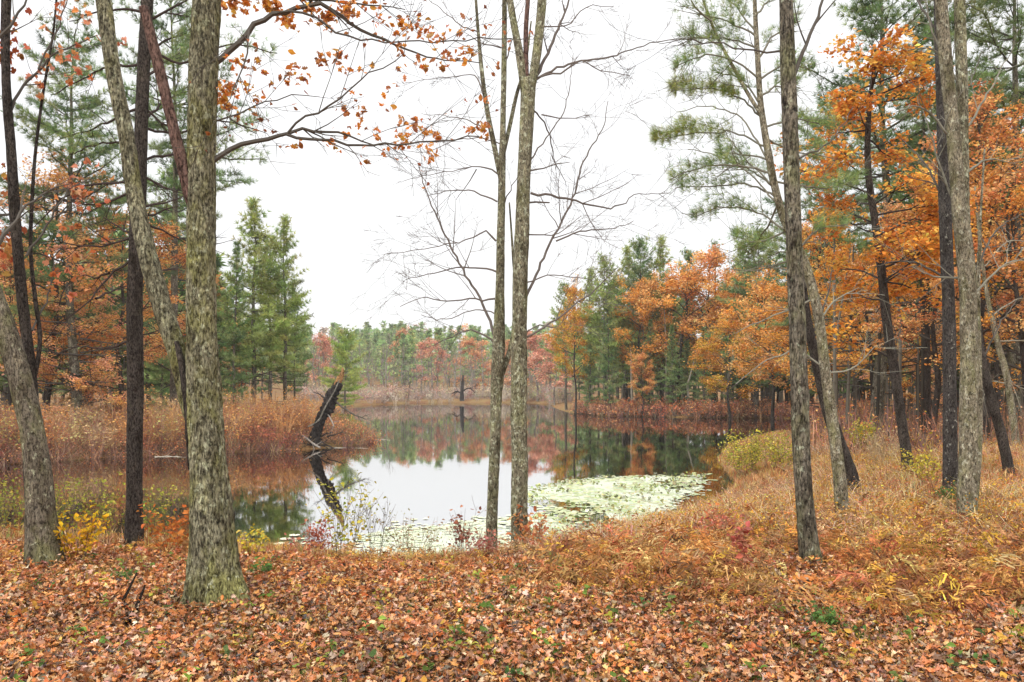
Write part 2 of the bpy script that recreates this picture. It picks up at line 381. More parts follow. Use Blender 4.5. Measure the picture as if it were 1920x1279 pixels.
def hardwood(seed, H, cb, R, nleaf, palette, lsize, barkcol=(.07, .06, .05), nb=16, flat=.55, tmpl=None, lev=2, up=.03, trunk_r=None, sig=.22, top=1.0):
    """-> (trunk MB, crown MB): forked skeleton with leaf clusters along its twigs; base at the origin"""
    rng = np.random.default_rng(seed); tr, cr, rec = MB(), MB(), []
    n = 9; P = np.zeros((n, 3)); P[:, 2] = np.linspace(-.2, H * .93 * top, n)
    P[1:, :2] = np.cumsum(rng.normal(0, H * .012, (n - 1, 2)), 0)
    r0 = trunk_r or H * .013
    RR = r0 * np.linspace(1.15, .22, n)
    Pq, Rq = resample(P, RR, H / 24)
    tube(tr, Pq, Rq, 8)
    for i in range(nb):
        t = (i + rng.uniform(.1, .9)) / nb; z = H * (cb + (.95 - cb) * t)
        p = np.array([np.interp(z, P[:, 2], P[:, 0]), np.interp(z, P[:, 2], P[:, 1]), z])
        az = i * 2.4 + rng.uniform(-.5, .5); el = .12 + .85 * t + rng.uniform(-.12, .2)
        prof = math.sin(PI * (.22 + .72 * t)) ** .8 * rng.uniform(.75, 1.2)
        d = np.array([math.cos(az) * math.cos(el), math.sin(az) * math.cos(el), math.sin(el)])
        grow(cr, p, d, R * prof, r0 * (.42 - .22 * t), lev, rng, rec, up, .15, (4, 6), (.5, 1.05), barkcol, 0, (.4, .62), .2, flat)
    if nleaf:
        pts, c = seg_points(rec, nleaf, rng, 0, lev - 1)
        pts = pts + rng.normal(0, 1, (nleaf, 3)) * np.array([sig, sig, sig * .45])
        segc = pal(int(c.max()) + 1, palette, None, .12, rng)
        col = np.clip(segc[c] * (1 + rng.normal(0, .22, (nleaf, 1))), .01, .9)
        T, Q = tmpl or DIAMOND
        scatter(cr, T, Q, pts, flatrot(nleaf, .75, rng), lsize * rng.uniform(.65, 1.3, nleaf), col, 1)
    return tr, cr

def pine(seed, H, cb, R, blades, bw, blen, step=.3, palette=PINEG, dz=.45, dead=10, barkcol=(.075, .065, .055), lat=.26, droop=0.0, tr_r=None, shape=.75):
    rng = np.random.default_rng(seed); tr, cr = MB(), MB()
    n = 9; P = np.zeros((n, 3)); P[:, 2] = np.linspace(-.2, H, n); P[1:, :2] = np.cumsum(rng.normal(0, H * .004, (n - 1, 2)), 0)
    r0 = tr_r or H * .0125
    Pq, Rq = resample(P, r0 * np.linspace(1.1, .08, n) , H / 20); tube(tr, Pq, Rq, 8)
    pos, dirs, cols = [], [], []
    z = cb * H
    while z < H * .985:
        t = (z - cb * H) / (H - cb * H)
        for k in range(rng.integers(4, 7)):
            az = rng.uniform(0, 2 * PI)
            L = R * ((1 - t) ** shape * (.45 + .55 * min(1, t / .18)) + .06) * rng.uniform(.45, 1.2)
            el = -.1 + .75 * t ** 1.5 + rng.uniform(-.15, .2) - droop
            h = np.array([math.cos(az), math.sin(az), 0]); sd = np.array([-h[1], h[0], 0])
            x0, y0 = np.interp(z, P[:, 2], P[:, 0]), np.interp(z, P[:, 2], P[:, 1])
            s = np.linspace(0, 1, 5)
            B = np.array([x0, y0, z]) + np.outer(s * L, h * math.cos(el)) + np.outer(s * L * math.sin(el) + .16 * L * s ** 2, [0, 0, 1])
            B[1:-1] += rng.normal(0, .02 * L, (3, 3))
            tube(cr, B, np.linspace(max(.008, L * .012), .004, 5), 3, barkcol, 0)
            m = max(2, int(L / step)); cc = pal(1, palette, None, .15, rng)[0]
            for s in np.linspace(.25, 1, m):
                w = lat * L * (1.12 - s) + .05
                for q in range(3 if s < .95 else 1):
                    o = rng.uniform(-1, 1) * w if q else 0
                    j = s * 4 * .999; i = int(j); b = B[i] + (B[i + 1] - B[i]) * (j - i)
                    pos.append(b + sd * o + np.array([0, 0, rng.uniform(-.03, .07)])); dirs.append(h * .8 + sd * np.sign(o) * min(1, abs(o) / w) * .7 + np.array([0, 0, .45]) + rng.normal(0, .25, 3)); cols.append(cc)
        z += dz * rng.uniform(.7, 1.3) * (1.15 - .5 * t)
    pos, dirs, cols = np.array(pos), np.array(dirs), np.array(cols)
    cols = np.clip(cols * (1 + rng.normal(0, .2, (len(cols), 1))), .01, .6)
    tp = [tuft_template(blades, bw, 1.0, seed * 7 + k) for k in range(3)]
    which = rng.integers(0, 3, len(pos))
    for k in range(3):
        i = which == k
        scatter(cr, tp[k][0], None, pos[i], basis(dirs[i], rng=rng), blen * rng.uniform(.75, 1.25, i.sum()), cols[i], 1, tris=tp[k][1])
    for k in range(dead):
        z = H * cb * rng.uniform(.2, 1.0); az = rng.uniform(0, 2 * PI)
        grow(cr, (0, 0, z), np.array([math.cos(az), math.sin(az), rng.uniform(-.15, .15)]), R * rng.uniform(.3, .8), H * .0022, 1, rng, [], .0, .12, (1, 3), col=barkcol)
    return tr, cr

def plantkind(mbs, barkm, leafm, tn='trunk', cn='crown'):
    tr, cr = mbs
    return (tr.mesh(tn, [barkm], True), cr.mesh(cn, [M_TWIG, leafm]))
def plant(kind, name, label, cat, pxx, d, H, H0, rz=None, group=None, tn='trunk', cn='crown', widen=1.0, sink=0.0):
    b = base(pxx, d); b[2] -= sink; s = H / H0
    t = thing(name, label, cat, tuple(b), RNG.uniform(0, 6.28) if rz is None else rz, (s * widen, s * widen, s), group)
    part(tn, kind[0], t); part(cn, kind[1], t)
    return t
def Hof(pxx, d, top): return CAMZ + (HY - top) / F * d - G(*at(pxx, d))

# ------------------------------------------------------------------ trees close to the camera
class Near:
    """a tree drawn at one place: its points are given where they stand (pixel, depth) and stored round its base"""
    def __init__(s, name, label, pxx, d, cat='tree'):
        s.d = d; s.b = base(pxx, d); s.t = thing(name, label, cat, tuple(s.b)); s.rng = np.random.default_rng(int(pxx * 7 + d * 13))
        s.rec = []; s.cr = MB(); s.leafm = M_LEAF
    def pts(s, L, d=None, dz=None):
        d = s.d if d is None else d
        out = []
        for i, q in enumerate(L):
            dd = d if dz is None else d + dz * i / max(1, len(L) - 1)
            out.append(PX(q[0], q[1], dd) - s.b)
        return np.array(out)
    def log(s, name, L, bark, sides=24, step=.05, amp=.1, flare=0, root=False, d=None, dz=None, parent=None, label=None):
        P = s.pts(L, d, dz); R = np.array([q[2] for q in L]) / 2 / F * s.d
        tg = nrm(np.gradient(np.array([q[:2] for q in L], float), axis=0)); R = R * np.cos(np.arctan(np.abs(np.array([q[0] for q in L]) - CX) / F)) * (.35 + .65 * np.abs(tg[:, 1]))
        if root:
            P[0, 2] = -.02
            P = np.concatenate([[P[0] + (0, 0, -.22)], P]); R = np.concatenate([[R[0] * 1.05], R])
        m = MB(); log(m, P, R, sides, step, amp, flare, seed=len(name) + L[0][0] * .013)
        o = m.obj(name, [bark], parent or s.t, smooth=True)
        if label: o['label'] = label
        return o
    def branch(s, L, r0, r1, dz=0, twigs=6, tl=(.25, .7), lev=1, col=(.10, .088, .075), kids=(2, 4), up=.03):
        """a limb along pixel points, px-wide r0..r1, with side twigs grown off it"""
        P = s.pts(L, dz=dz); R = np.linspace(r0, r1, len(L)) / 2 / F * s.d
        P, R = resample(P, R, .09); P[1:-1] += s.rng.normal(0, .008, (len(P) - 2, 3))
        tube(s.cr, P, np.maximum(R, .0016), 6, col, 0)
        D = nrm(np.gradient(P, axis=0)); s.rec.append((2, P, list(D)))
        for q in range(twigs):
            k = s.rng.integers(int(len(P) * .25), len(P)); side = s.rng.normal(size=3) * (1, .6, 1); side = nrm(side - D[k] * (side @ D[k]))
            a = s.rng.uniform(.45, 1.0); nd = D[k] * math.cos(a) + side * math.sin(a)
            grow(s.cr, P[k], nd, s.rng.uniform(*tl), max(R[k] * .55, .0028), lev, s.rng, s.rec, up, .14, kids, (.4, .9), col, 0, (.4, .7), .25, .2)
        return P, D
    def needles(s, P, D, blen=.12, w=.42, step=.05, palette=PINEY, blades=12, bw=.035, lo=.3, per=7):
        """flat soft spray of needle tufts round the outer part of a branch"""
        pos, dirs = [], []
        n = len(P); L = np.linalg.norm(np.diff(P, axis=0), axis=1).sum(); ph = s.rng.uniform(0, 6)
        for u in np.arange(lo, 1, step / L / per):
            u = min(.999, u + s.rng.uniform(0, .06)); k = int(u * (n - 1)); side = nrm(np.cross(D[k], [0, 0, 1])); ww = w * (1.12 - u) * (.7 + .5 * math.sin(9 * u + ph)) + .06
            for q in range(1):
                o = s.rng.uniform(-1, 1) * ww
                pos.append(P[k] + side * o + D[k] * abs(o) * .55 + (0, 0, s.rng.normal(0, .055) + .03 + .12 * abs(o)))
                dirs.append(D[k] * .8 + side * np.sign(o) * .5 + (0, 0, .4) + s.rng.normal(0, .3, 3))
        pos, dirs = np.array(pos), np.array(dirs); T = tuft_template(blades, bw, .9, int(s.rng.integers(999)))
        c = pal(len(pos), palette, None, .2, s.rng)
        scatter(s.cr, T[0], None, pos, basis(dirs, rng=s.rng), blen * s.rng.uniform(.7, 1.2, len(pos)), c, 1, tris=T[1])
    def leaves(s, centers, palette, size=(.05, .085), tmpl=None, tilt=1.1):
        for T, Q in (tmpl or OAK):
            m = s.rng.random(len(centers)) < 1.0 / len(tmpl or OAK)
            n = int(m.sum()); scatter(s.cr, T, Q, centers[m], flatrot(n, tilt, s.rng), s.rng.uniform(*size, n), pal(n, palette, None, .2, s.rng), 1)
    def done(s, name='crown'):
        if s.cr.n: s.cr.obj(name, [M_TWIG, s.leafm], s.t, smooth=False)

# --- the big mossy oak
T = Near('oak_tree', 'thick mossy oak with flared foot, forking into leaning limbs, rusty leaves on its branches', 407, 5.9)
T.log('trunk', [(408, 1130, 100), (403, 1060, 88), (396, 960, 80), (388, 840, 70), (379, 640, 60), (377, 480, 56), (378, 320, 54), (387, 0, 55), (391, -150, 52), (395, -400, 44), (390, -800, 34)], B_MOSSY, 80, .02, .12, .6, True)
T.log('limb', [(376, 835, 24), (356, 770, 32), (341, 695, 37), (326, 640, 41), (308, 588, 40), (291, 530, 40), (270, 450, 38), (250, 350, 34), (236, 250, 32), (215, 150, 31), (194, 0, 32), (175, -150, 29), (160, -400, 22)], B_MOSSY, 44, .025, .1, dz=.25, label='mossy limb leaning away from the trunk')
T.log('limb', [(374, 420, 20), (358, 372, 26), (343, 312, 25), (324, 235, 22), (306, 160, 22), (286, 80, 21), (269, 14, 19)], B_RED, 28, .03, .13, dz=-.15, label='reddish barkless dead limb with a broken end')
T.log('dead_stem', [(331, 640, 10), (344, 700, 15), (351, 760, 15), (354, 820, 12), (356, 880, 7)], B_DARK, 16, .04, .25, d=5.86, label='black rod standing in for the shaded underside of the limb joint')  # dark rod modelled in place of the shade under the limb joint
br = []
br.append(T.branch([(398, 122), (425, 100), (467, 57), (500, 35), (560, 15), (605, 8), (625, 22), (650, 40), (680, 58), (715, 72), (740, 82), (780, 100), (830, 113), (900, 118)], 13, 2, .5, 9))
br.append(T.branch([(520, 24), (588, 30), (615, 52), (660, 68), (700, 76), (780, 78), (900, 74), (960, 72)], 5, 2, .3, 8))
br.append(T.branch([(467, 57), (465, 90), (455, 125), (440, 165), (432, 185)], 4, 2, -.2, 6))
br.append(T.branch([(396, 304), (430, 282), (470, 268), (520, 256), (542, 248), (570, 242), (610, 250), (650, 252), (690, 265), (720, 272)], 11, 2, .4, 6))
br.append(T.branch([(540, 249), (560, 225), (600, 205), (635, 185), (655, 165), (690, 140), (740, 118), (758, 100)], 5, 1.6, -.3, 6))
br.append(T.branch([(535, 251), (590, 262), (625, 265), (680, 273), (720, 270), (780, 268), (850, 262), (895, 255), (915, 262)], 6, 2, .4, 9))
br.append(T.branch([(396, 230), (440, 215), (500, 190), (560, 180), (600, 182)], 4, 1.4, .2, 5))
br.append(T.branch([(430, 222), (470, 240), (500, 250)], 3, 1.4, .2, 3))
br.append(T.branch([(391, -60), (440, -30), (520, -10), (600, 0), (680, 10), (760, 18)], 10, 2, .3, 8))
cl = [(420, 3, 16), (437, 7, 16), (455, 2, 8), (497, 4, 14), (513, 10, 22), (507, 18, 12), (537, 38, 14), (528, 35, 8), (548, 40, 8), (580, 11, 22), (572, 14, 10), (595, 42, 5), (619, 28, 24), (617, 55, 4), (643, 12, 14),
      (650, 20, 22), (657, 14, 12), (690, 8, 6), (712, 27, 10), (715, 48, 6), (735, 55, 5), (750, 56, 6), (763, 57, 8), (785, 50, 7), (800, 56, 6), (838, 66, 4), (862, 52, 3), (809, 76, 5), (748, 88, 6),
      (835, 103, 7), (850, 107, 6), (875, 97, 10), (868, 110, 5), (420, 170, 14), (415, 180, 16), (428, 168, 12), (440, 165, 8), (452, 155, 6), (462, 163, 5), (485, 106, 6), (498, 143, 5), (488, 188, 6), (478, 210, 4),
      (450, 116, 6), (443, 118, 6), (425, 200, 6), (440, 208, 6), (412, 190, 8), (600, 116, 10), (605, 110, 6), (638, 107, 10), (646, 130, 6), (693, 124, 5), (550, 126, 6), (530, 153, 3), (552, 155, 5), (570, 145, 4), (545, 128, 5),
      (676, 181, 4), (677, 214, 6), (648, 205, 5), (732, 198, 5), (624, 274, 7), (650, 250, 5), (676, 237, 4), (705, 248, 5), (720, 294, 7), (713, 254, 5), (796, 249, 6), (804, 297, 6), (800, 276, 5), (812, 273, 4), (820, 254, 5), (880, 243, 5),
      (757, 265, 9), (750, 275, 8), (760, 260, 6), (750, 228, 5), (780, 230, 3), (731, 162, 3), (790, 120, 4), (800, 124, 3), (755, 125, 3), (830, 130, 3), (770, 235, 3), (560, 270, 3), (690, 300, 2), (905, 190, 3), (907, 243, 9), (911, 236, 5)]
pc = np.concatenate([PX(a, b, T.d + T.rng.uniform(.05, .6)) - T.b + T.rng.normal(0, 1, (n, 3)) * np.array([.03, .06, .028]) for a, b, n in [(a, b, int(n * 1.7) + 1) for a, b, n in cl]])
T.leaves(pc, [(.66, .28, .05), (.58, .2, .04), (.7, .36, .08), (.48, .16, .05), (.64, .32, .15), (.4, .18, .09)], (.035, .07), OAK + OVAL)
sp, _ = seg_points(T.rec, 170, T.rng, 0, 9, .4)
T.leaves(sp + T.rng.normal(0, .02, sp.shape), [(.36, .13, .05), (.25, .1, .06), (.45, .18, .08)], (.03, .055), OVAL)
T.done()

# --- leaning trunk at the left
T = Near('maple_tree', 'grey lichened trunk leaning out over the bank beside golden sapling', 82, 7.35)
T.log('trunk', [(82, 1062, 70), (79, 1000, 60), (76, 940, 56), (65, 840, 50), (45, 740, 48), (17, 640, 48), (-12, 560, 47), (-60, 450, 46), (-140, 250, 42), (-240, 0, 38), (-330, -250, 30)], barkmat('bark_brown_lichen', (.04, .032, .025), (.19, .16, .12), (.24, .23, .11), (.44, .44, .31), .5, .6), 44, .035, .1, .35, True)
T.branch([(-40, 500), (10, 440), (40, 400), (70, 370), (130, 345)], 10, 2, .6, 6, (.3, .8))
T.branch([(-140, 250), (-60, 120), (10, 60), (60, -20)], 12, 3, .4, 8, (.4, .9))
T.done()
T = Near('maple_tree', 'dark forked stem rising close behind the leaning lichened trunk', 60, 8.0)
T.log('trunk', [(66, 1050, 34), (62, 960, 28), (55, 860, 26), (60, 760, 24), (58, 700, 22), (46, 600, 22), (36, 500, 22), (28, 400, 22), (22, 300, 20), (14, 200, 19), (10, 100, 18), (16, -100, 20), (22, -350, 14)], B_DARK, 28, .05, .12, .2, True)
T.log('limb', [(60, 730, 11), (75, 640, 9), (66, 560, 9), (58, 480, 8), (60, 380, 8), (66, 290, 7), (80, 180, 6), (100, 60, 5), (112, -120, 3)], B_DARK, 14, .05, .08, dz=.5)
T.branch([(16, 215), (40, 165), (75, 130), (110, 95), (160, 75), (182, 66)], 6, 1.5, .6, 7, (.2, .6))
T.branch([(72, 130), (100, 70), (120, 20), (135, -30)], 4, 1.4, .4, 5, (.2, .5))
T.branch([(36, 400), (-10, 405), (-60, 395)], 6, 2, .3, 4)
T.branch([(50, 480), (90, 420), (120, 370), (130, 355), (170, 340)], 5, 1.5, .5, 6, (.2, .6))
T.branch([(60, 620), (90, 560), (110, 470), (150, 430)], 4, 1.3, .8, 6, (.2, .6))
sp, _ = seg_points(T.rec, 260, T.rng, 0, 9, .3)
T.leaves(sp + T.rng.normal(0, .06, sp.shape), RUST + REDP, (.05, .09), MAPLE)
pc = np.concatenate([PX(a, b, 8.1) - T.b + T.rng.normal(0, .07, (n, 3)) for a, b, n in [(8, 90, 30), (3, 110, 24), (12, 98, 18), (22, 22, 10), (0, 60, 8), (6, 330, 14), (15, 460, 26), (5, 440, 20), (10, 490, 10)]])
T.leaves(pc, [(.55, .18, .06), (.5, .25, .08), (.4, .1, .05)], (.05, .1), MAPLE)
T.done()

# --- dark pine trunk with dead side branches
T = Near('pine_tree', 'straight dark pine trunk with dead side branches, standing between leaning trunk and mossy oak', 252, 8.6)
T.leafm = M_NEEDLE
T.log('trunk', [(252, 1043, 38), (252, 980, 33), (252, 900, 31), (254, 700, 32), (253, 560, 31), (257, 450, 30), (263, 300, 27), (268, 150, 25), (276, 0, 24), (280, -250, 21), (284, -600, 14), (286, -900, 5)], B_DARK, 30, .045, .1, .14, True)
for L in ([(244, 446), (205, 458), (150, 460), (108, 452)], [(244, 488), (212, 510), (185, 545), (160, 575), (115, 602), (80, 645)], [(205, 512), (180, 520), (150, 518)], [(245, 360), (195, 380), (150, 383), (120, 378)],
          [(248, 340), (200, 345), (160, 348), (125, 365), (95, 395), (70, 418), (36, 445)], [(250, 437), (220, 424), (194, 408)], [(268, 330), (310, 352), (345, 364)], [(268, 388), (310, 380), (350, 366)], [(268, 408), (335, 386)],
          [(265, 415), (320, 440), (350, 458)], [(268, 200), (310, 235), (345, 250)], [(180, 560), (210, 545), (250, 530)], [(240, 640), (200, 655), (150, 650), (90, 668)], [(252, 520), (300, 505), (345, 500)]):
    T.branch(L, 5, 1.4, T.rng.uniform(-.4, .7), 5, (.15, .45), 1, (.065, .05, .045))
for L in ([(272, 100), (310, 75), (352, 60)], [(268, 160), (300, 120), (345, 98)], [(265, 230), (310, 190), (350, 172)], [(262, 200), (190, 235), (110, 262)], [(268, 120), (190, 132), (95, 178)], [(262, 270), (200, 268), (130, 290)],
          [(274, 40), (330, 12), (380, -20)], [(274, 20), (210, 18), (130, 40)], [(276, -40), (200, -60), (100, -40)], [(278, -80), (350, -110), (440, -90)], [(264, 240), (330, 250), (420, 225), (480, 250)], [(272, 90), (340, 120), (430, 85), (520, 100)], [(262, 300), (330, 290), (430, 298), (500, 300)]):
    P, D = T.branch(L, 6, 2, T.rng.uniform(.2, 1.4), 3, (.2, .5), 1, (.065, .05, .045)); T.needles(P, D, .11, .4, .06, PINEG, 11, .035)
T.done()

# --- the pair in the middle
T = Near('maple_tree', 'thicker of the two bare lichened trunks at the water edge, forking high up', 975, 10.1)
T.log('trunk', [(975, 1048, 38), (974, 980, 31), (974, 900, 31), (973, 760, 30), (974, 600, 29), (978, 450, 27), (984, 300, 25), (989, 200, 27), (991, 150, 28)], B_SHAGGY, 36, .04, .1, .2, True)
T.log('limb', [(986, 190, 16), (973, 95, 15), (961, 30, 13), (948, -60, 11), (925, -300, 6)], B_SHAGGY, 18, .05, .08)
T.log('limb', [(992, 185, 18), (1005, 110, 17), (1014, 30, 17), (1021, -80, 14), (1032, -330, 7)], B_SHAGGY, 20, .05, .08)
T.log('limb', [(988, 165, 9), (986, 60, 9), (991, -20, 8), (994, -200, 5)], B_RED, 12, .06, .06, label='thin reddish stem between the fork limbs')
for L, a, b, tw in (([(1000, 155), (1020, 115), (1042, 65), (1060, 18), (1078, -20)], 7, 3, 8), ([(1004, 150), (1045, 128), (1090, 115), (1150, 106), (1170, 98), (1240, 76), (1310, 75)], 5, 1.5, 10), ([(1010, 145), (1060, 132), (1085, 115), (1120, 130), (1180, 142)], 4, 1.4, 6),
        ([(985, 560), (1000, 530), (1035, 450), (1070, 380), (1100, 290), (1130, 240), (1140, 190)], 6, 1.2, 14), ([(995, 362), (1060, 372), (1110, 385), (1160, 388), (1185, 368), (1260, 362)], 5, 1.2, 10), ([(1043, 452), (1100, 432), (1150, 428), (1188, 414)], 3.5, 1.2, 7),
        ([(987, 632), (1040, 600), (1100, 555), (1160, 500)], 4.5, 1.4, 12), ([(984, 625), (1010, 610), (1040, 615), (1070, 585)], 3, 1, 8), ([(992, 380), (1030, 380)], 4, 3, 0), ([(995, 205), (1010, 215), (1030, 255), (1040, 300), (1060, 340)], 4, 1.3, 8),
        ([(995, 320), (1030, 312), (1068, 304)], 3.5, 1.3, 4), ([(1015, 215), (1060, 222), (1110, 215)], 3, 1.1, 5), ([(992, 440), (1040, 440), (1090, 405)], 3, 1.1, 6), ([(1020, 50), (1060, 48), (1110, 10), (1150, 12)], 3, 1.2, 6), ([(985, 530), (1040, 515), (1110, 525)], 3, 1.1, 6), ([(995, 300), (1060, 200), (1075, 100)], 3, 1, 5)):
    T.branch(L, a, b, T.rng.uniform(-.3, .9), int(tw * .85), (.3, .95), 2, (.15, .125, .11), (2, 4))
T.done()
T = Near('maple_tree', 'thinner bare trunk of the pair at the water edge, with long drooping side branches', 921, 10.4)
T.log('trunk', [(921, 1042, 24), (922, 980, 21), (927, 860, 20), (930, 760, 21), (935, 650, 24), (937, 560, 18), (939, 450, 15), (941, 340, 14), (943, 240, 11), (945, 120, 10), (946, 0, 9), (947, -200, 5)], B_SHAGGY, 26, .045, .1, .2, True)
T.log('limb', [(941, 345, 10), (928, 280, 10), (914, 210, 9), (903, 130, 8), (896, 50, 6), (888, -60, 5)], B_SHAGGY, 12, .06, .06, dz=.2)
T.log('limb', [(941, 300, 8), (955, 240, 8), (968, 180, 7), (985, 120, 5), (996, 40, 3)], B_SHAGGY, 10, .06, .06, dz=.3)
T.log('limb', [(932, 720, 12), (945, 690, 11), (958, 650, 10), (968, 590, 8), (962, 480, 5), (955, 380, 3)], B_SHAGGY, 10, .06, .06, dz=.3)
for L, a, b, tw in (([(932, 650), (915, 590), (870, 510), (830, 430), (800, 360), (785, 310)], 6, 1.4, 12), ([(930, 560), (905, 562), (880, 560), (835, 566), (800, 556), (750, 575)], 4, 1.2, 9), ([(932, 510), (900, 503), (850, 503), (800, 515), (760, 525)], 4, 1.2, 9),
        ([(930, 452), (910, 435), (890, 444), (830, 460), (720, 477)], 4, 1.1, 10), ([(932, 378), (890, 360), (850, 357), (800, 368)], 3.5, 1.1, 8), ([(933, 326), (910, 314), (895, 312), (850, 320), (770, 335)], 3.5, 1.1, 9), ([(912, 245), (885, 228), (850, 220), (790, 213)], 3, 1, 7),
        ([(905, 175), (895, 148), (880, 141), (840, 145), (760, 155)], 3, 1, 7), ([(930, 645), (900, 625), (880, 618), (850, 630), (800, 652)], 4, 1.2, 9), ([(898, 60), (870, 50), (830, 20), (790, -10)], 3, 1.2, 7), ([(940, 90), (900, 80), (870, 60)], 3, 1, 4), ([(893, 318), (880, 340), (855, 375)], 2.5, 1, 3),
        ([(945, 130), (965, 60), (985, 0)], 3, 1, 5), ([(936, 400), (960, 350), (975, 320)], 3, 1, 3), ([(930, 590), (890, 580), (830, 600), (790, 590)], 2.6, 1, 7), ([(938, 270), (905, 260), (860, 262), (800, 285), (750, 280)], 2.6, 1, 8)):
    T.branch(L, a, b, T.rng.uniform(-.3, .9), int(tw * .85), (.3, .9), 2, (.15, .125, .11), (2, 4))
pc = np.concatenate([PX(a, b, 10.4) - T.b + T.rng.normal(0, .03, (n, 3)) for a, b, n in [(907, 240, 6), (912, 250, 5), (940, 122, 3)]]); T.leaves(pc, RUST, (.05, .09))
T.done()

# --- right trunk
T = Near('ash_tree', 'tall bare grey-brown trunk leaning slightly, mossy foot among rusty bracken', 1521, 6.9)
T.log('trunk', [(1521, 1078, 42), (1515, 1010, 38), (1508, 930, 34), (1503, 850, 34), (1498, 700, 33), (1493, 560, 31), (1487, 400, 30), (1482, 250, 30), (1477, 110, 29), (1474, 0, 26), (1468, -150, 24), (1462, -450, 16)], B_PINE, 44, .03, .08, .2, True)
T.branch([(1485, 150), (1495, 120), (1515, 75), (1540, 10), (1555, -60)], 9, 4, .2, 5)
T.branch([(1478, 98), (1440, 97), (1400, 92), (1340, 80), (1280, 75), (1240, 82)], 5, 1.4, .4, 7)
T.branch([(1490, 300), (1550, 270), (1600, 200)], 4, 1.4, .4, 4)
T.done()

# --- white pine with the pale leaning trunk
T = Near('pine_tree', 'white pine with pale leaning trunk, soft green sprays reaching left over the pond', 1581, 9.6)
T.leafm = M_NEEDLE
T.log('trunk', [(1581, 972, 28), (1572, 880, 25), (1562, 800, 23), (1547, 690, 20), (1532, 580, 19), (1508, 490, 18), (1474, 420, 17), (1455, 360, 15), (1441, 290, 14), (1427, 200, 12), (1420, 100, 10), (1415, 0, 8), (1410, -150, 5), (1408, -300, 2)], B_PALE, 26, .045, .1, .15, True)
T.log('limb', [(1427, 215, 9), (1405, 180, 8), (1380, 135, 7), (1350, 80, 6), (1325, 20, 5), (1305, -50, 3)], B_PALE, 10, .06, .06, dz=.3)
lp = ([(1430, 225), (1390, 185), (1330, 166), (1258, 173)], [(1436, 275), (1380, 250), (1310, 250), (1222, 262)], [(1445, 325), (1370, 310), (1300, 318), (1255, 338)], [(1455, 370), (1400, 345), (1335, 350), (1268, 352)], [(1470, 430), (1420, 398), (1360, 388), (1296, 408)],
      [(1425, 150), (1380, 115), (1310, 105), (1262, 130)], [(1420, 70), (1365, 40), (1318, 30)], [(1422, 110), (1460, 60), (1500, 40)], [(1430, 240), (1490, 225), (1560, 240)], [(1448, 340), (1510, 350), (1560, 352), (1605, 335)], [(1418, 30), (1450, -10), (1480, -50)], [(1350, 85), (1310, 70), (1280, 75)], [(1335, 40), (1300, 10), (1290, -20)], [(1425, 180), (1460, 160), (1500, 165)],
      [(1460, 380), (1430, 440), (1400, 480)], [(1480, 430), (1420, 455), (1370, 440)],
    [(1418, 60), (1385, 20), (1350, -20)], [(1424, 150), (1470, 120), (1530, 135)], [(1419, 90), (1380, 75), (1330, 70)], [(1434, 260), (1480, 280), (1540, 300)], [(1440, 300), (1400, 290), (1340, 285)], [(1428, 200), (1390, 150), (1345, 135)], [(1450, 350), (1410, 320), (1365, 300)], [(1412, -20), (1450, -60), (1500, -70)], [(1500, 480), (1470, 470), (1430, 490)], [(1495, 470), (1540, 430), (1590, 420)])
for i, L in enumerate(lp):
    P, D = T.branch(L, 4.5, 1.6, T.rng.uniform(-.2, 1.0), 6, (.2, .6), 1, (.19, .18, .14))
    T.needles(P, D, .13, .5, .032 if i < 2 else .05, PINEY if i < 2 else PINEG + PINEY[:1], 12, .026, .3 if i > 1 else .34, 15 if i < 2 else 11)
for L in ([(1530, 575), (1500, 520), (1450, 500), (1380, 512)], [(1525, 560), (1470, 585), (1430, 600), (1380, 625)], [(1500, 480), (1430, 505), (1360, 505)], [(1545, 690), (1500, 660), (1440, 675), (1380, 720)], [(1550, 700), (1600, 690), (1640, 650)], [(1460, 390), (1410, 330), (1340, 290), (1290, 280)], [(1440, 300), (1380, 215), (1330, 200), (1270, 210)], [(1452, 350), (1390, 290), (1350, 230)], [(1535, 600), (1570, 560), (1610, 540)]):
    T.branch(L, 4, 1.4, T.rng.uniform(0, .9), 7, (.25, .7), 1, (.24, .23, .18))
T.done()

T = Near('broken_trunk', 'dark leaning trunk just behind the pale leaning white pine', 1603, 12.6)
T.log('trunk', [(1603, 912, 34), (1592, 880, 28), (1577, 840, 26), (1556, 780, 25), (1534, 690, 21), (1518, 620, 17), (1506, 540, 14), (1498, 440, 10), (1492, 300, 6)], B_DARK, 24, .06, .12, .25, True)
T.branch([(1520, 630), (1550, 560), (1560, 500)], 5, 1.5, .3, 4); T.branch([(1506, 540), (1480, 480), (1470, 420)], 4, 1.5, .3, 4)
T.done()

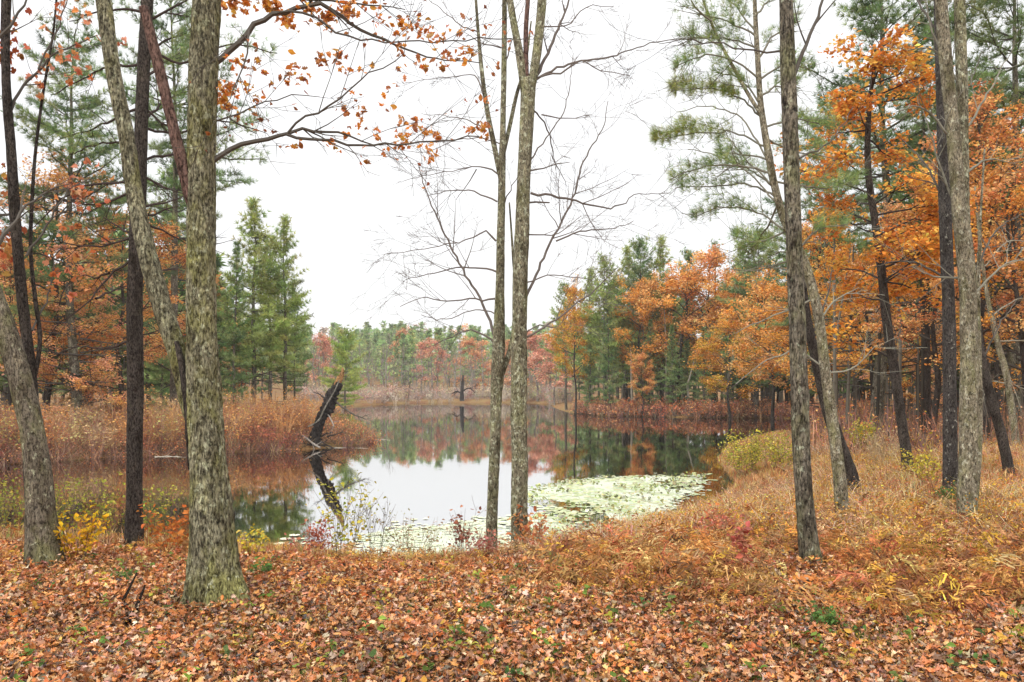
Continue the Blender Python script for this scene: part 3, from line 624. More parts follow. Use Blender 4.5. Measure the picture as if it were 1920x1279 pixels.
# --- right-hand group
T = Near('maple_tree', 'pale lichened trunk forking high up beside a straight dark trunk, green tuft at foot', 1813, 9.2)
T.log('trunk', [(1813, 985, 42), (1813, 930, 40), (1815, 850, 38), (1817, 720, 36), (1816, 600, 34), (1811, 490, 34), (1799, 390, 31), (1788, 260, 27), (1774, 120, 25), (1764, 0, 23), (1756, -200, 18), (1750, -420, 10)], B_PALE, 40, .035, .1, .16, True)
T.log('limb', [(1810, 450, 20), (1805, 330, 24), (1804, 180, 23), (1800, 20, 22), (1797, -200, 17), (1796, -420, 9)], B_SHAGGY, 24, .05, .1)
T.log('limb', [(1826, 940, 18), (1834, 850, 15), (1836, 700, 12), (1834, 560, 9), (1838, 420, 6), (1846, 280, 4)], B_PALE, 14, .06, .08, dz=.5)
for L in ([(1808, 430), (1770, 330), (1745, 250), (1720, 180)], [(1800, 160), (1740, 90), (1700, 95)], [(1805, 250), (1860, 160), (1900, 90)], [(1812, 520), (1760, 520), (1710, 500)], [(1818, 560), (1880, 500), (1930, 480)], [(1790, 270), (1720, 200), (1680, 210)], [(1805, 330), (1850, 300), (1910, 310)], [(1775, 120), (1745, 50), (1730, -30)]):
    T.branch(L, 5, 1.5, T.rng.uniform(-.3, .9), 6, (.25, .8), 1, (.2, .19, .15))
T.done()
T = Near('maple_tree', 'straight dark trunk with white lichen spots beside the pale forked trunk', 1783, 11.2)
T.log('trunk', [(1783, 936, 32), (1782, 860, 29), (1781, 760, 27), (1780, 640, 26), (1776, 500, 25), (1771, 350, 24), (1766, 200, 22), (1760, 0, 19), (1756, -250, 13), (1754, -420, 6)], barkmat('bark_dark_spotted', (.02, .018, .018), (.085, .075, .07), (.12, .11, .08), (.42, .42, .36), .6, .62), 28, .05, .09, .14, True)
for L in ([(1772, 380), (1730, 300), (1690, 260)], [(1768, 250), (1810, 180), (1840, 100)], [(1776, 520), (1700, 490), (1640, 500)], [(1762, 60), (1720, 0), (1700, -60)]):
    T.branch(L, 5, 1.5, T.rng.uniform(0, .9), 6, (.3, .8))
T.done()
T = Near('oak_tree', 'slim dark oak leaning left, its tiers of orange leaves spread up to the sky', 1703, 15.2)
T.log('trunk', [(1703, 884, 26), (1699, 850, 22), (1692, 800, 20), (1678, 700, 19), (1665, 620, 18), (1654, 520, 17), (1641, 420, 15), (1628, 320, 13), (1630, 200, 10), (1645, 90, 6)], B_DARK, 22, .07, .1, .2, True)
tp = T.pts([(1703, 884), (1678, 700), (1665, 620), (1654, 520), (1641, 420), (1628, 320), (1630, 200), (1645, 90)])
for i in range(30):
    u = T.rng.uniform(1.2, 6.9); k = int(u); p = tp[k] + (tp[k + 1] - tp[k]) * (u - k); az = i * 2.4; L = T.rng.uniform(1.0, 1.9) * (1.0 if u < 5.5 else .6)
    grow(T.cr, p, (math.cos(az), math.sin(az), T.rng.uniform(-.05, .45)), L, .022, 2, T.rng, T.rec, .02, .14, (4, 6), (.5, 1.0), (.05, .042, .04), 0, (.4, .62), .2, .6)
sp, c = seg_points(T.rec, 11000, T.rng, 0, 1)
sc_ = pal(int(c.max()) + 1, ORANGE, None, .14, T.rng)
zf = (sp[:, 2] < 2.9) & (T.rng.random(len(sp)) < .55)
sp, c = sp[~zf], c[~zf]
scatter(T.cr, DIAMOND[0], DIAMOND[1], sp + T.rng.normal(0, 1, sp.shape) * (.13, .13, .05), flatrot(len(sp), .7, T.rng), .105 * T.rng.uniform(.6, 1.3, len(sp)), np.clip(sc_[c] * (1 + T.rng.normal(0, .22, (len(c), 1))), .01, .9), 1)
T.done()
T = Near('maple_tree', 'dark leaning trunk at the edge of the orange leaf carpet', 1893, 13.6)
T.log('trunk', [(1893, 900, 24), (1881, 830, 21), (1862, 760, 20), (1843, 690, 19), (1830, 600, 17), (1820, 500, 15), (1812, 380, 12), (1806, 250, 8), (1800, 100, 4)], B_DARK, 20, .06, .12, .2, True)
T.branch([(1840, 680), (1880, 600), (1910, 560)], 4, 1.4, .5, 6, (.3, .9)); T.branch([(1822, 520), (1870, 430), (1920, 400)], 5, 1.4, .5, 6, (.3, .9)); T.branch([(1815, 420), (1760, 350), (1700, 330)], 4, 1.4, .5, 6, (.3, .9))
T.done()
T = Near('birch_tree', 'thin pale trunk leaning left in the woods, with wiry drooping twigs', 1905, 20)
T.log('trunk', [(1905, 832, 17), (1897, 770, 15), (1886, 700, 14), (1870, 640, 12), (1852, 560, 9), (1838, 460, 7), (1828, 350, 4)], B_PALE, 14, .09, .1, .15, True)
for L in ([(1880, 680), (1900, 720), (1960, 735)], [(1870, 640), (1920, 640), (1980, 660)], [(1860, 590), (1920, 560), (1970, 590)], [(1845, 500), (1900, 450), (1950, 470)], [(1890, 720), (1860, 715), (1830, 730)]):
    T.branch(L, 3, 1.2, 0, 7, (.4, 1.3), 1, (.28, .26, .2))
T.done()
T = Near('maple_tree', 'dark upright trunk in the woods, seen between slim oak and spotted trunk', 1740, 25)
T.log('trunk', [(1740, 812, 16), (1739, 760, 14), (1738, 640, 13), (1736, 480, 10), (1733, 300, 6), (1731, 150, 3)], B_DARK, 14, .1, .1, .2, True)
T.branch([(1738, 600), (1710, 530), (1680, 500)], 3, 1.2, 0, 5, (.4, 1.2)); T.branch([(1737, 520), (1770, 450), (1790, 400)], 3, 1.2, 0, 5, (.4, 1.2))
T.done()

# --- broken snag on the tip of the left bank
SN = (.02, .016, .014)
T = Near('dead_snag', 'charred-looking broken snag leaning right over the pond, torn orange wood at its tip', 600, 31.7, 'dead tree')
m_snag = barkmat('snag_wood', (.012, .01, .009), (.05, .042, .038), (.10, .085, .07), (.22, .2, .18), .6, .72, .4, .9)
m_torn = barkmat('torn_wood', (.16, .08, .03), (.34, .18, .075), (.4, .24, .1), (.5, .36, .2), .5, .66, .5)
m_strip = barkmat('weathered_wood', (.08, .07, .06), (.22, .2, .17), (.26, .23, .2), (.33, .31, .28), .5, .7, .5)
T.log('trunk', [(586, 840, 26), (592, 815, 19), (600, 795, 18), (608, 776, 23), (617, 756, 25), (626, 736, 21), (635, 718, 15)], m_snag, 26, .04, .6, .2, True)
T.log('splintered_top', [(632, 724, 13), (638, 710, 11), (641, 700, 8), (643, 691, 4)], m_torn, 14, .05, .7)
T.log('splintered_top', [(631, 722, 7), (633, 712, 5), (634, 705, 2)], m_torn, 8, .05, .6)
T.log('bark_strip', [(578, 800, 3), (588, 795, 3.5), (599, 786, 3.5), (606, 771, 3), (616, 752, 3), (627, 734, 3), (636, 714, 2.5)], m_strip, 8, .08, .4, d=31.3)
for i in range(16):
    a = T.rng.uniform(0, 2 * PI); grow(T.cr, T.pts([(598, 826)])[0] + T.rng.normal(0, .15, 3), (math.cos(a), math.sin(a) * .6, T.rng.uniform(-.3, .5)), T.rng.uniform(.5, 1.1), .045, 1, T.rng, T.rec, -.02, .25, (2, 4), col=(.05, .04, .035))
T.branch([(625, 750), (640, 762), (660, 775), (685, 786)], 5, 2, -.6, 4, (.3, .8), 1, (.09, .075, .06)); T.branch([(612, 772), (622, 790), (626, 800)], 3, 1.5, -.8, 2, (.2, .5), 1, (.25, .22, .19)); T.branch([(566, 816), (585, 830), (601, 840)], 4, 3, -1.0, 2, (.2, .5), 1, (.25, .22, .19)); T.branch([(618, 760), (600, 740), (588, 735)], 3, 1.2, 0, 3, (.2, .5), 1, (.06, .05, .045))
T.done('roots')
T = Near('dead_snag', 'thin black dead stem standing in the water before the far shore', 866, 113, 'dead tree')
T.log('trunk', [(866, 752, 9), (866, 740, 7), (867, 722, 6), (868, 703, 3)], m_snag, 8, .3, .2)
T.branch([(866, 735), (878, 728), (886, 730)], 3, 1.5, 0, 4, (.8, 1.8), 1, SN); T.branch([(866, 738), (856, 734), (848, 738)], 3, 1.5, 0, 4, (.8, 1.8), 1, SN)
T.done('branches')
# ------------------------------------------------------------------ trees of the middle distance: a few kinds, copied
MK = lambda n, c: barkmat(n, [k * .4 for k in c], c, [k * 1.1 for k in c], [k * 1.6 for k in c], .6, .7, .35)
TB_P, TB_O, TB_G = MK('far_pine_bark', (.17, .15, .12)), MK('far_oak_bark', (.075, .065, .055)), MK('far_grey_bark', (.3, .27, .24))
PINES = [plantkind(pine(100 + k, 14, cb, R, 10, .10, .40, .27, PINEG if k % 2 else PINEY, .42, 12, shape=sh, lat=.34), TB_P, M_NEEDLE) for k, (cb, R, sh) in enumerate([(.24, 3.3, .85), (.18, 3.7, .7), (.34, 3.3, .6), (.08, 2.9, .95)])]
PINE_THIN = plantkind(pine(131, 14, .55, 1.5, 7, .09, .35, .5, PINEG, .7, 30, shape=.6), TB_P, M_NEEDLE)
PINE_NEAR = [plantkind(pine(140 + k, 14, cb, 3.4, 19, .05, .26, .17, PINEN, .5, 22, lat=.34, shape=.5), B_PINE, M_NEEDLE) for k, cb in enumerate((.30, .45))]
H_O = [plantkind(hardwood(200 + k, 10, cb, 3.4, 11500, p, .165, nb=18, flat=.62, sig=.22), TB_O, M_LEAF) for k, (cb, p) in enumerate(((.36, ORANGE_L + ORANGE[:2]), (.3, ORANGE_L + RUST[:3]), (.26, ORANGE_L[:2] + ORANGE[:2] + GOLD)))]
H_ON = [plantkind(hardwood(210 + k, 10, cb, 3.2, 12500, p, .115, nb=20, flat=.65, sig=.16, lev=2, up=.01), B_DARK, M_LEAF) for k, (cb, p) in enumerate(((.2, ORANGE + ORANGE_L), (.3, RUST + ORANGE_L), (.18, REDP[2:] + ORANGE_L + [(.8, .38, .16)])))]
H_R = [plantkind(hardwood(220 + k, 8, .25, 2.8, 4200, p, .24, (.2, .17, .15), nb=14, flat=.3, sig=.22), TB_G, M_LEAF) for k, p in enumerate(([(.62, .30, .2), (.56, .25, .17), (.66, .38, .26)], [(.64, .34, .18), (.58, .28, .14)]))]
H_B = [plantkind(hardwood(230 + k, 9, .25, 2.2, 0, REDP, .2, (.24, .2, .18), nb=16, flat=.0, up=.12), TB_G, M_LEAF) for k in range(2)]

def pine_t(k, pxx, d, top, label, group=None, widen=1.0): return plant(PINES[k], 'pine_tree', label, 'tree', pxx, d, Hof(pxx, d, top), 14, None, group, widen=widen)
def oak_t(k, pxx, d, top, label, group=None, widen=1.0, near=False, name='oak_tree'): return plant((H_ON if near else H_O)[k], name, label, 'tree', pxx, d, Hof(pxx, d, top), 10, None, group, widen=widen)
GL, GR = 'pines behind the left bank', 'pines behind the right shore'
pine_t(0, 478, 46, 372, 'tallest pine of the clump behind the left bank, spire against the white sky', GL)
pine_t(3, 440, 44, 455, 'dense pine beside the mossy oak, second in the left bank clump', GL, .8)
pine_t(0, 533, 47, 408, 'pine with feathery edge facing the open pond, left bank clump', GL, .85)
pine_t(2, 505, 53, 440, 'pine with bare lower trunk between spire pine and feathery pine', GL, .9)
pine_t(1, 552, 56, 520, 'shorter pine at the pond end of the left bank clump', GL, .6)
pine_t(3, 410, 55, 480, 'pine partly hidden by the mossy oak trunk', GL, .8)
pine_t(1, 330, 48, 300, 'green pine seen in the gap between leaning limb and mossy oak', GL, .8)
pine_t(3, 300, 40, 540, 'young green pine low behind the dark trunk and limb', GL, .8)
plant(PINE_NEAR[0], 'pine_tree', 'tall pine with open layered boughs above the orange maple', 'tree', 150, 30, Hof(150, 30, 60), 14, 1.0, GL)
plant(PINE_NEAR[1], 'pine_tree', 'tall pine whose boughs show between dark trunk and mossy oak', 'tree', 322, 36, Hof(322, 36, -40), 14, 4.0, GL, widen=.8)
oak_t(2, 95, 31, 325, 'rusty red maple on the left bank, its crown between leaning trunk and dark pine', None, 1.0, True, 'maple_tree')
oak_t(1, 215, 33, 410, 'orange-red maple directly behind the dark pine trunk', None, 1.0, True, 'maple_tree')
oak_t(2, 15, 30, 460, 'rusty maple at the left picture edge behind the leaning trunk', None, .9, True, 'maple_tree')
oak_t(1, 318, 37, 470, 'small orange maple glimpsed between leaning limb and mossy oak', None, .7, True, 'maple_tree')
oak_t(2, 150, 30.5, 560, 'low orange maple over the reddish thicket of the left bank', None, 1.3, True, 'maple_tree')
PINE_ROUND = plantkind(pine(160, 8, .1, 2.3, 11, .09, .4, .24, [(.36, .44, .1), (.42, .48, .13), (.28, .37, .1)], .38, 4, shape=.38, lat=.36), TB_P, M_NEEDLE)
plant(PINE_ROUND, 'pine_tree', 'small round bright green pine standing alone past the snag', 'tree', 648, 84, Hof(648, 84, 622), 8, 1.0)
for k, pxx, d, top, lab, wd in ((0, 810, 150, 640, 'pinkish red maple on the far shore, left of its round neighbour', 1.0), (1, 884, 150, 642, 'rounded red maple on the far shore just left of the bare pair', 1.1), (1, 757, 190, 624, 'small orange-red crown poking out of the far pines', .7), (0, 606, 140, 632, 'faded red tree on the far shore just beyond the left pines', .8),
        (0, 1008, 118, 628, 'pink-red maple behind the bare pair, at the pond corner', 1.2), (0, 1040, 100, 640, 'salmon red maple just left of the gold-orange shore oak', 1.1), (1, 965, 135, 640, 'red tree glimpsed in the gap of the bare pair', .9)):
    plant(H_R[k], 'maple_tree', lab, 'tree', pxx, d, Hof(pxx, d, top), 8, None, 'red maples along the far shore', widen=wd)
for k, pxx, d, top, lab, wd in ((0, 1176, 72, 462, 'pine left of the two tallest spires behind the right shore', .9), (1, 1203, 70, 442, 'tallest pine spire behind the right shore', .85), (0, 1238, 71, 446, 'pine spire just right of the tallest one on the right shore', .85), (1, 1288, 74, 466, 'pale green pine top at the end of the right shore spires', .8), (2, 1136, 68, 480, 'pine between gold oak and the spires on the right shore', .9),
        (0, 1105, 76, 505, 'lower pine above the gold-orange shore oak', .9), (2, 1062, 80, 530, 'outermost low pine of the right shore row', .8), (3, 1143, 67, 545, 'dark full pine reaching the shore right of the gold oak', .75), (3, 1262, 65, 610, 'dark low pine under the orange oaks of the right shore', .9), (3, 1318, 64.5, 615, 'dark low pine in the shade left of the pale twigs', .9), (3, 1218, 66, 600, 'dark low pine beneath the round orange oak', 1.0), (3, 1105, 70, 600, 'dark green pine low beside the gold oak trunk', .8), (0, 1170, 69, 560, 'green pine filling the gap left of the round orange oak', .9), (3, 1290, 66.5, 640, 'small shaded pine under the broad orange oak', 1.2), (3, 1375, 65, 650, 'small shaded pine near the golden leaning oak', 1.2), (0, 1243, 69, 530, 'mid green pine between the round and the broad orange oaks', .8), (1, 1420, 62, 425, 'broad soft pine behind the right grey-brown trunk', 1.1), (1, 1545, 52, 385, 'pine in the gap right of the grey-brown trunk', .9), (0, 1385, 80, 455, 'pine top peeping between orange oak and broad soft pine', .8)):
    pine_t(k, pxx, d, top, lab, GR, wd)
plant(PINE_THIN, 'pine_tree', 'thin nearly bare pine top above the orange oaks', 'tree', 1343, 72, Hof(1343, 72, 448), 14, 1.2, GR)
for k, pxx, d, top, lab, wd in ((2, 1078, 70, 545, 'gold-orange oak at the left end of the right shore', .62), (0, 1196, 67.5, 538, 'round orange oak in front of the tallest pine spires', .75), (0, 1272, 67.5, 520, 'broad orange oak right of the round one on the shore', 1.2), (1, 1335, 69, 485, 'tallest rust-orange oak of the right shore', .9), (0, 1400, 65, 525, 'orange oak beneath the broad soft pine', .9), (2, 1365, 57, 610, 'low golden-orange oak leaning over the water', 1.1), (0, 1450, 50, 545, 'orange oak right behind the grey-brown trunk', 1.0), (1, 1205, 64.6, 668, 'small rust sapling oak at the water under the round oak', .8), (0, 1500, 46, 520, 'orange oak between grey-brown trunk and pale leaning pine', 1.0)):
    oak_t(k, pxx, d, top, lab, 'orange oaks along the right shore', wd)
for k, pxx, d, top, lab, wd in ((0, 1560, 30, 420, 'bright orange oak low behind the pale leaning pine', .9), (0, 1640, 27, 470, 'wide orange oak behind the slim dark oak', 1.0), (1, 1745, 24, 330, 'tall rust oak behind the spotted dark trunk', .9), (1, 1850, 22, 190, 'rusty red oak spreading right of the pale forked trunk', .9), (0, 1930, 21, 300, 'orange oak cut by the right picture edge', .9), (2, 1720, 33, 480, 'faded red maple deep between slim oak and spotted trunk', 1.0), (1, 1880, 34, 420, 'rust oak deep in the woods by the thin pale trunk', 1.0)):
    oak_t(k, pxx, d, top, lab, 'orange oaks in the right woods', wd, True)
for k, pxx, d, top, lab, wd in ((0, 1640, 26, -120, 'tall pine with open boughs over the slim dark oak', 1.0), (1, 1900, 25, -140, 'tall pine with boughs at the upper right corner', 1.0), (1, 1760, 36, 20, 'tall pine deep behind the pale forked trunk', 1.0), (0, 1560, 40, 200, 'grey-green pine deep behind the pale leaning pine', .9), (0, 1830, 44, 150, 'pine deep in the woods behind rusty red oak', 1.0), (0, 1960, 36, 120, 'pine beyond the right picture edge oak', 1.0), (1, 1690, 46, 260, 'pine deep behind the wide orange oak', 1.0)):
    plant(PINE_NEAR[k], 'pine_tree', lab, 'tree', pxx, d, Hof(pxx, d, top), 14, None, 'tall pines in the right woods', widen=wd)
for i in range(34):       # nothing tells these apart
    pxx = 590 + i * 12.6 + RNG.uniform(-5, 5); d = RNG.uniform(126, 150)
    plant(H_B[i % 2], 'bare_tree', 'grey leafless tree in the pale row along the far shore', 'tree', pxx, d, RNG.uniform(7, 12), 9, None, 'grey leafless trees along the far shore', widen=.9)

# ------------------------------------------------------------------ far woods that read as one mass
def merge(dst, src, pos, sc, rz, wd=1.0, tint=None):
    V = np.concatenate(src.V)
    for p, s, r, c in zip(pos, sc, rz, tint if tint is not None else [1.0] * len(pos)):
        W = V * np.array([s * wd, s * wd, s]); c0, s0 = math.cos(r), math.sin(r)
        W = np.stack([W[:, 0] * c0 - W[:, 1] * s0, W[:, 0] * s0 + W[:, 1] * c0, W[:, 2]], -1) + p
        n0 = dst.n; dst.V.append(W); dst.n += len(W)
        for A, C, M, LF, LC, LM in ((src.Q, src.QC, src.QM, dst.Q, dst.QC, dst.QM), (src.T, src.TC, src.TM, dst.T, dst.TC, dst.TM)):
            for a, cc, m in zip(A, C, M): LF.append(a + n0); LC.append(np.clip(cc * c, .005, .8)); LM.append(m)
def low(pair):
    tr, cr = pair; m = MB()
    for s in (tr, cr):
        n0 = m.n; m.V += s.V; m.n += s.n
        for A, C, M, LF, LC, LM in ((s.Q, s.QC, s.QM, m.Q, m.QC, m.QM), (s.T, s.TC, s.TM, m.T, m.TC, m.TM)):
            off = 0
            for a, cc, mm in zip(A, C, M): LF.append(a + n0); LC.append(np.broadcast_to((.16, .14, .12), cc.shape) if s is tr else cc); LM.append(mm if s is cr else mm * 0)
    return m
LOWP = [low(pine(300 + k, 12, .2, 2.8, 5, .34, .8, .8, PINEG, 1.0, 0, shape=.7)) for k in range(3)]
LOWH = [low(hardwood(310 + k, 10, .2, 3.2, 700, p, .55, nb=8, lev=1, sig=.5)) for k, p in enumerate((RUST, [(.3, .24, .19), (.36, .28, .22)]))]
def wood(name, n, fx, fd, hh, mix, tint=1.0, filt=None):
    m = MB(); P = [[] for _ in range(5)]
    for i in range(n):
        for _ in range(30):
            d = fd(RNG.random()); pxx = fx(RNG.random()); x, y = at(pxx, d); 
            if filt is None or filt(x, y): break
        else: continue
        k = RNG.choice(5, p=mix); P[k].append(((x, y, G(x, y) - .1), RNG.uniform(*hh) / (12 if k < 3 else 10), RNG.uniform(0, 6.28), tint * RNG.uniform(.75, 1.25)))
    for k in range(5):
        if P[k]: a = list(zip(*P[k])); merge(m, (LOWP + LOWH)[k], [np.array(q) for q in a[0]], a[1], a[2], 1.0, a[3])
    o = m.obj(name, [M_TWIG, M_NEEDLE]); o['kind'] = 'stuff'; return o
lin = lambda a, b: (lambda u: a + (b - a) * u)
wood('hill_forest', 420, lin(380, 1250), lambda u: 165 + 190 * u ** .8, (10, 15), [.31, .31, .3, .01, .07], 1.3)
wood('shore_forest', 190, lin(1060, 2500), lin(66, 120), (9, 14), [.3, .3, .3, .04, .06], .8, lambda x, y: sdist(np.array([x]), np.array([y]))[0] > 5)
wood('woodland', 130, lin(1500, 2500), lin(38, 70), (8, 15), [.28, .28, .28, .08, .08], .8, lambda x, y: sdist(np.array([x]), np.array([y]))[0] > 4)
wood('woodland', 170, lin(-700, 520), lin(44, 100), (8, 13), [.28, .28, .28, .1, .06], .85, lambda x, y: sdist(np.array([x]), np.array([y]))[0] > 8)

# slim trunks in the shade of the woods
m = MB()
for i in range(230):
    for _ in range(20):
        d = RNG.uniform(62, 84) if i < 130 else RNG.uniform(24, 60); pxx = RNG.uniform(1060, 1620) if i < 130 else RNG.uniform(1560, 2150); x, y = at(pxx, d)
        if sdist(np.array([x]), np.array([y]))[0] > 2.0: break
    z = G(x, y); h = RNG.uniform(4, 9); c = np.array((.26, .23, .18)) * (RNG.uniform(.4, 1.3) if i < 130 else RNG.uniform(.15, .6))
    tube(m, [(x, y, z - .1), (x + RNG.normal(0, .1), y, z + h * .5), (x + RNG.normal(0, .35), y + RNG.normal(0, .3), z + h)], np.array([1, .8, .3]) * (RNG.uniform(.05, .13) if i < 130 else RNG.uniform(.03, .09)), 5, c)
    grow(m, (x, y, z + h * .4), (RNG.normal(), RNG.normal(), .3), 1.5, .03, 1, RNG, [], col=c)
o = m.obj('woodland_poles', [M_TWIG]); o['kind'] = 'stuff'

# ------------------------------------------------------------------ thickets along the banks
def thicket(name, pts, hh, palette, nt=13, leafn=10, lp=RUST, lw=.07, width=.011, spread=.35):
    m = MB(); n = len(pts)
    hs = RNG.uniform(*hh, n); cols = pal(n, palette, None, .22)
    for k in range(nt):
        a = RNG.uniform(0, 2 * PI, n); r = RNG.uniform(0, spread, n); b = pts + np.stack([np.cos(a) * r * .6, np.sin(a) * r * .6, np.zeros(n)], -1)
        top = b + np.stack([np.cos(a) * r * 2.0 + RNG.normal(0, .1, n), np.sin(a) * r * 2.0, hs * RNG.uniform(.45, 1.1, n)], -1)
        mid = (b + top) / 2 + RNG.normal(0, .06, (n, 3)); w = RNG.normal(size=(n, 3)); w = nrm(w - np.array([0, 0, 1]) * w[:, 2:3] * .9) * width * RNG.uniform(.6, 1.4, (n, 1))
        V = np.stack([b - w, b + w, mid + w * .75, mid - w * .75, top], 1).reshape(-1, 3); j = np.arange(n)[:, None] * 5
        c = np.clip(cols * RNG.uniform(.65, 1.3, (n, 1)), .01, .8)
        m.add(V, quads=j + np.array([[0, 1, 2, 3]]), col=c); m.add(np.zeros((0, 3)))
        m.T.append(j + np.array([[3, 2, 4]]) + m.n - len(V)); m.TC.append(c); m.TM.append(np.zeros(n, int))
    if leafn:
        N = n * leafn; q = RNG.integers(0, n, N); a = RNG.uniform(0, 2 * PI, N); r = spread * 1.5 * np.sqrt(RNG.random(N))
        p = pts[q] + np.stack([np.cos(a) * r, np.sin(a) * r, hs[q] * RNG.uniform(.15, 1.0, N)], -1)
        scatter(m, DIAMOND[0], DIAMOND[1], p, flatrot(N, .9), lw * RNG.uniform(.6, 1.4, N), np.clip(pal(n, lp, None, .2)[q] * RNG.uniform(.7, 1.3, (N, 1)), .01, .8), 1)
    o = m.obj(name, [M_TWIG, M_LEAF]); o['kind'] = 'stuff'; return o
def sample(n, fx, fd, cond):
    out = []
    while len(out) < n:
        d = fd(RNG.random(4000)); pxx = fx(RNG.random(4000)); x = (pxx - CX) / F * d; s = sdist(x, d); ok = cond(x, d, s)
        out += list(np.stack([x[ok], d[ok]], -1))
    P = np.array(out[:n]); return np.concatenate([P, gh(P[:, 0], P[:, 1])[:, None]], 1)
TW = [(.25, .14, .10), (.32, .18, .11), (.22, .11, .10), (.36, .22, .13), (.18, .13, .10)]
CLEAR = [(2.76, 5.4, 7.1, .38), (5.6, 7.6, 9.5, .42), (6.58, 9.2, 11.4, .4), (4.25, 7.8, 9.8, .35), (.12, 8.0, 10.2, .3), (-.3, 8.2, 10.5, .25)]
def clear(x, d):
    k = np.ones(np.shape(x), bool)
    for cx, d0, d1, w in CLEAR: k &= ~((np.abs(x - cx * d / d1) < w) & (d > d0) & (d < d1))
    return k | (RNG.random(np.shape(x)) < .12)
def mixed(P, groups, f=.35):
    """split points into drifts of different plants"""
    v = np.sin(P[:, 0] * f * 2.1 + 1.9 * np.sin(P[:, 1] * f)) + np.sin(P[:, 1] * f * 2.7 + 1.3 * np.sin(P[:, 0] * f * 1.7)) + RNG.normal(0, .55, len(P))
    q = np.argsort(np.argsort(v)) * groups // len(P); return [P[q == k] for k in range(groups)]
def bush_template(seed, H, R, ns):
    rng = np.random.default_rng(seed); st, rec = MB(), []
    for i in range(ns):
        a = rng.uniform(0, 2 * PI); q = R / H * rng.uniform(.15, 1)
        grow(st, (math.cos(a) * R * .15, math.sin(a) * R * .15, -.1), (math.cos(a) * q, math.sin(a) * q, 1), H * rng.uniform(.55, 1.0), .011, 2, rng, rec, .02, .2, (3, 5), (.3, .8), ratio=(.3, .55), tip=.5)
    P, _ = seg_points(rec, 130, rng, 0, 1, .3)
    return np.concatenate(st.V), np.concatenate([q for q in st.Q]), P
BT = [bush_template(400 + k, 1.7, .9, 9) for k in range(5)]
def bushes(name, pts, hh, stemc, leafc, lsize, keep=1.0):
    m = MB(); n = len(pts); kk = RNG.integers(0, 5, n); sc = RNG.uniform(*hh, n) / 1.7
    for k in range(5):
        i = kk == k; c = int(i.sum()); yaw = RNG.uniform(0, 2 * PI, c); Rm = np.zeros((c, 3, 3)); Rm[:, 0, 0] = np.cos(yaw); Rm[:, 0, 1] = -np.sin(yaw); Rm[:, 1, 0] = np.sin(yaw); Rm[:, 1, 1] = np.cos(yaw); Rm[:, 2, 2] = 1
        V, Q, LP = BT[k]; scatter(m, V, Q, pts[i], Rm, sc[i], pal(c, stemc, None, .2))
        p = (np.einsum('nij,vj->nvi', Rm, LP) * sc[i][:, None, None] + pts[i][:, None]).reshape(-1, 3); p += RNG.normal(0, .06, p.shape); bc = np.repeat(pal(c, leafc, None, .2), len(LP), 0)
        z = RNG.random(len(p)) < keep; p, bc = p[z], bc[z]
        scatter(m, DIAMOND[0], DIAMOND[1], p, flatrot(len(p), .9), lsize * RNG.uniform(.5, 1.4, len(p)), np.clip(bc * RNG.uniform(.65, 1.35, (len(p), 1)), .01, .8), 1)
    o = m.obj(name, [M_TWIG, M_LEAF]); o['kind'] = 'stuff'
LB = sample(620, lin(-350, 640), lin(23, 40), lambda x, d, s: (s > -.05) & (s < 6) & (x < -9.2))
for P, hh, tw, lp in zip(mixed(LB, 5, .5), ((1.0, 1.9), (.7, 1.4), (1.1, 2.1), (.6, 1.25), (.8, 1.6)), ([(.40, .26, .15), (.44, .30, .18)], [(.26, .14, .12), (.32, .17, .15)], [(.42, .22, .11), (.34, .18, .1)], [(.28, .14, .1), (.2, .1, .08)], [(.3, .19, .13)]),
        ([(.52, .36, .18), (.58, .38, .15)], [(.42, .2, .15), (.3, .12, .1)], [(.6, .31, .1), (.52, .24, .08)], [(.45, .16, .09), (.3, .1, .07)], [(.4, .36, .12), (.5, .28, .12)])):
    bushes('bank_thicket', P, hh, tw, lp, .085, .8)
thicket('bank_thicket', sample(700, lin(-350, 600), lin(23, 36), lambda x, d, s: (s > -.2) & (s < 1.5) & (x < -8.8)), (.3, .9), [(.3, .17, .12), (.22, .12, .1), (.4, .27, .16)], 12, 12, RUST + [(.25, .1, .07)], .06, .008)
thicket('bank_thicket', sample(420, lin(555, 705), lin(30.2, 42), lambda x, d, s: (s > -.2) & (s < 4) & (x > -9.9) & ((np.abs(x + 8.2) > .75) | (d > 32.3))), (.25, .85), TW, 13, 14, RUST + [(.2, .22, .07), (.16, .17, .06)], .07, .009)
thicket('shore_thicket', sample(800, lin(1030, 1640), lin(56, 74), lambda x, d, s: (s > -.1) & (s < 2.6)), (.5, 1.35), TW, 10, 18, RUST + REDP, .16, .03)
FS = sample(420, lin(560, 1070), lin(100, 150), lambda x, d, s: (s > -.3) & (s < 20))
for P, lp in zip(mixed(FS, 3, .12), ([(.42, .33, .27), (.36, .3, .25)], [(.5, .32, .22), (.46, .27, .2)], [(.46, .42, .22), (.4, .36, .25)])):
    bushes('shore_scrub', P, (.8, 2.8), [(.4, .33, .28), (.34, .28, .24)], lp, .24, .7)
thicket('woodland_thicket', sample(700, lin(1500, 2200), lin(18, 46), lambda x, d, s: (s > .5) & (d > 17 + (x < 9) * 9)), (.5, 1.4), TW, 9, 8, RUST + GOLD[:1], .08, .014)

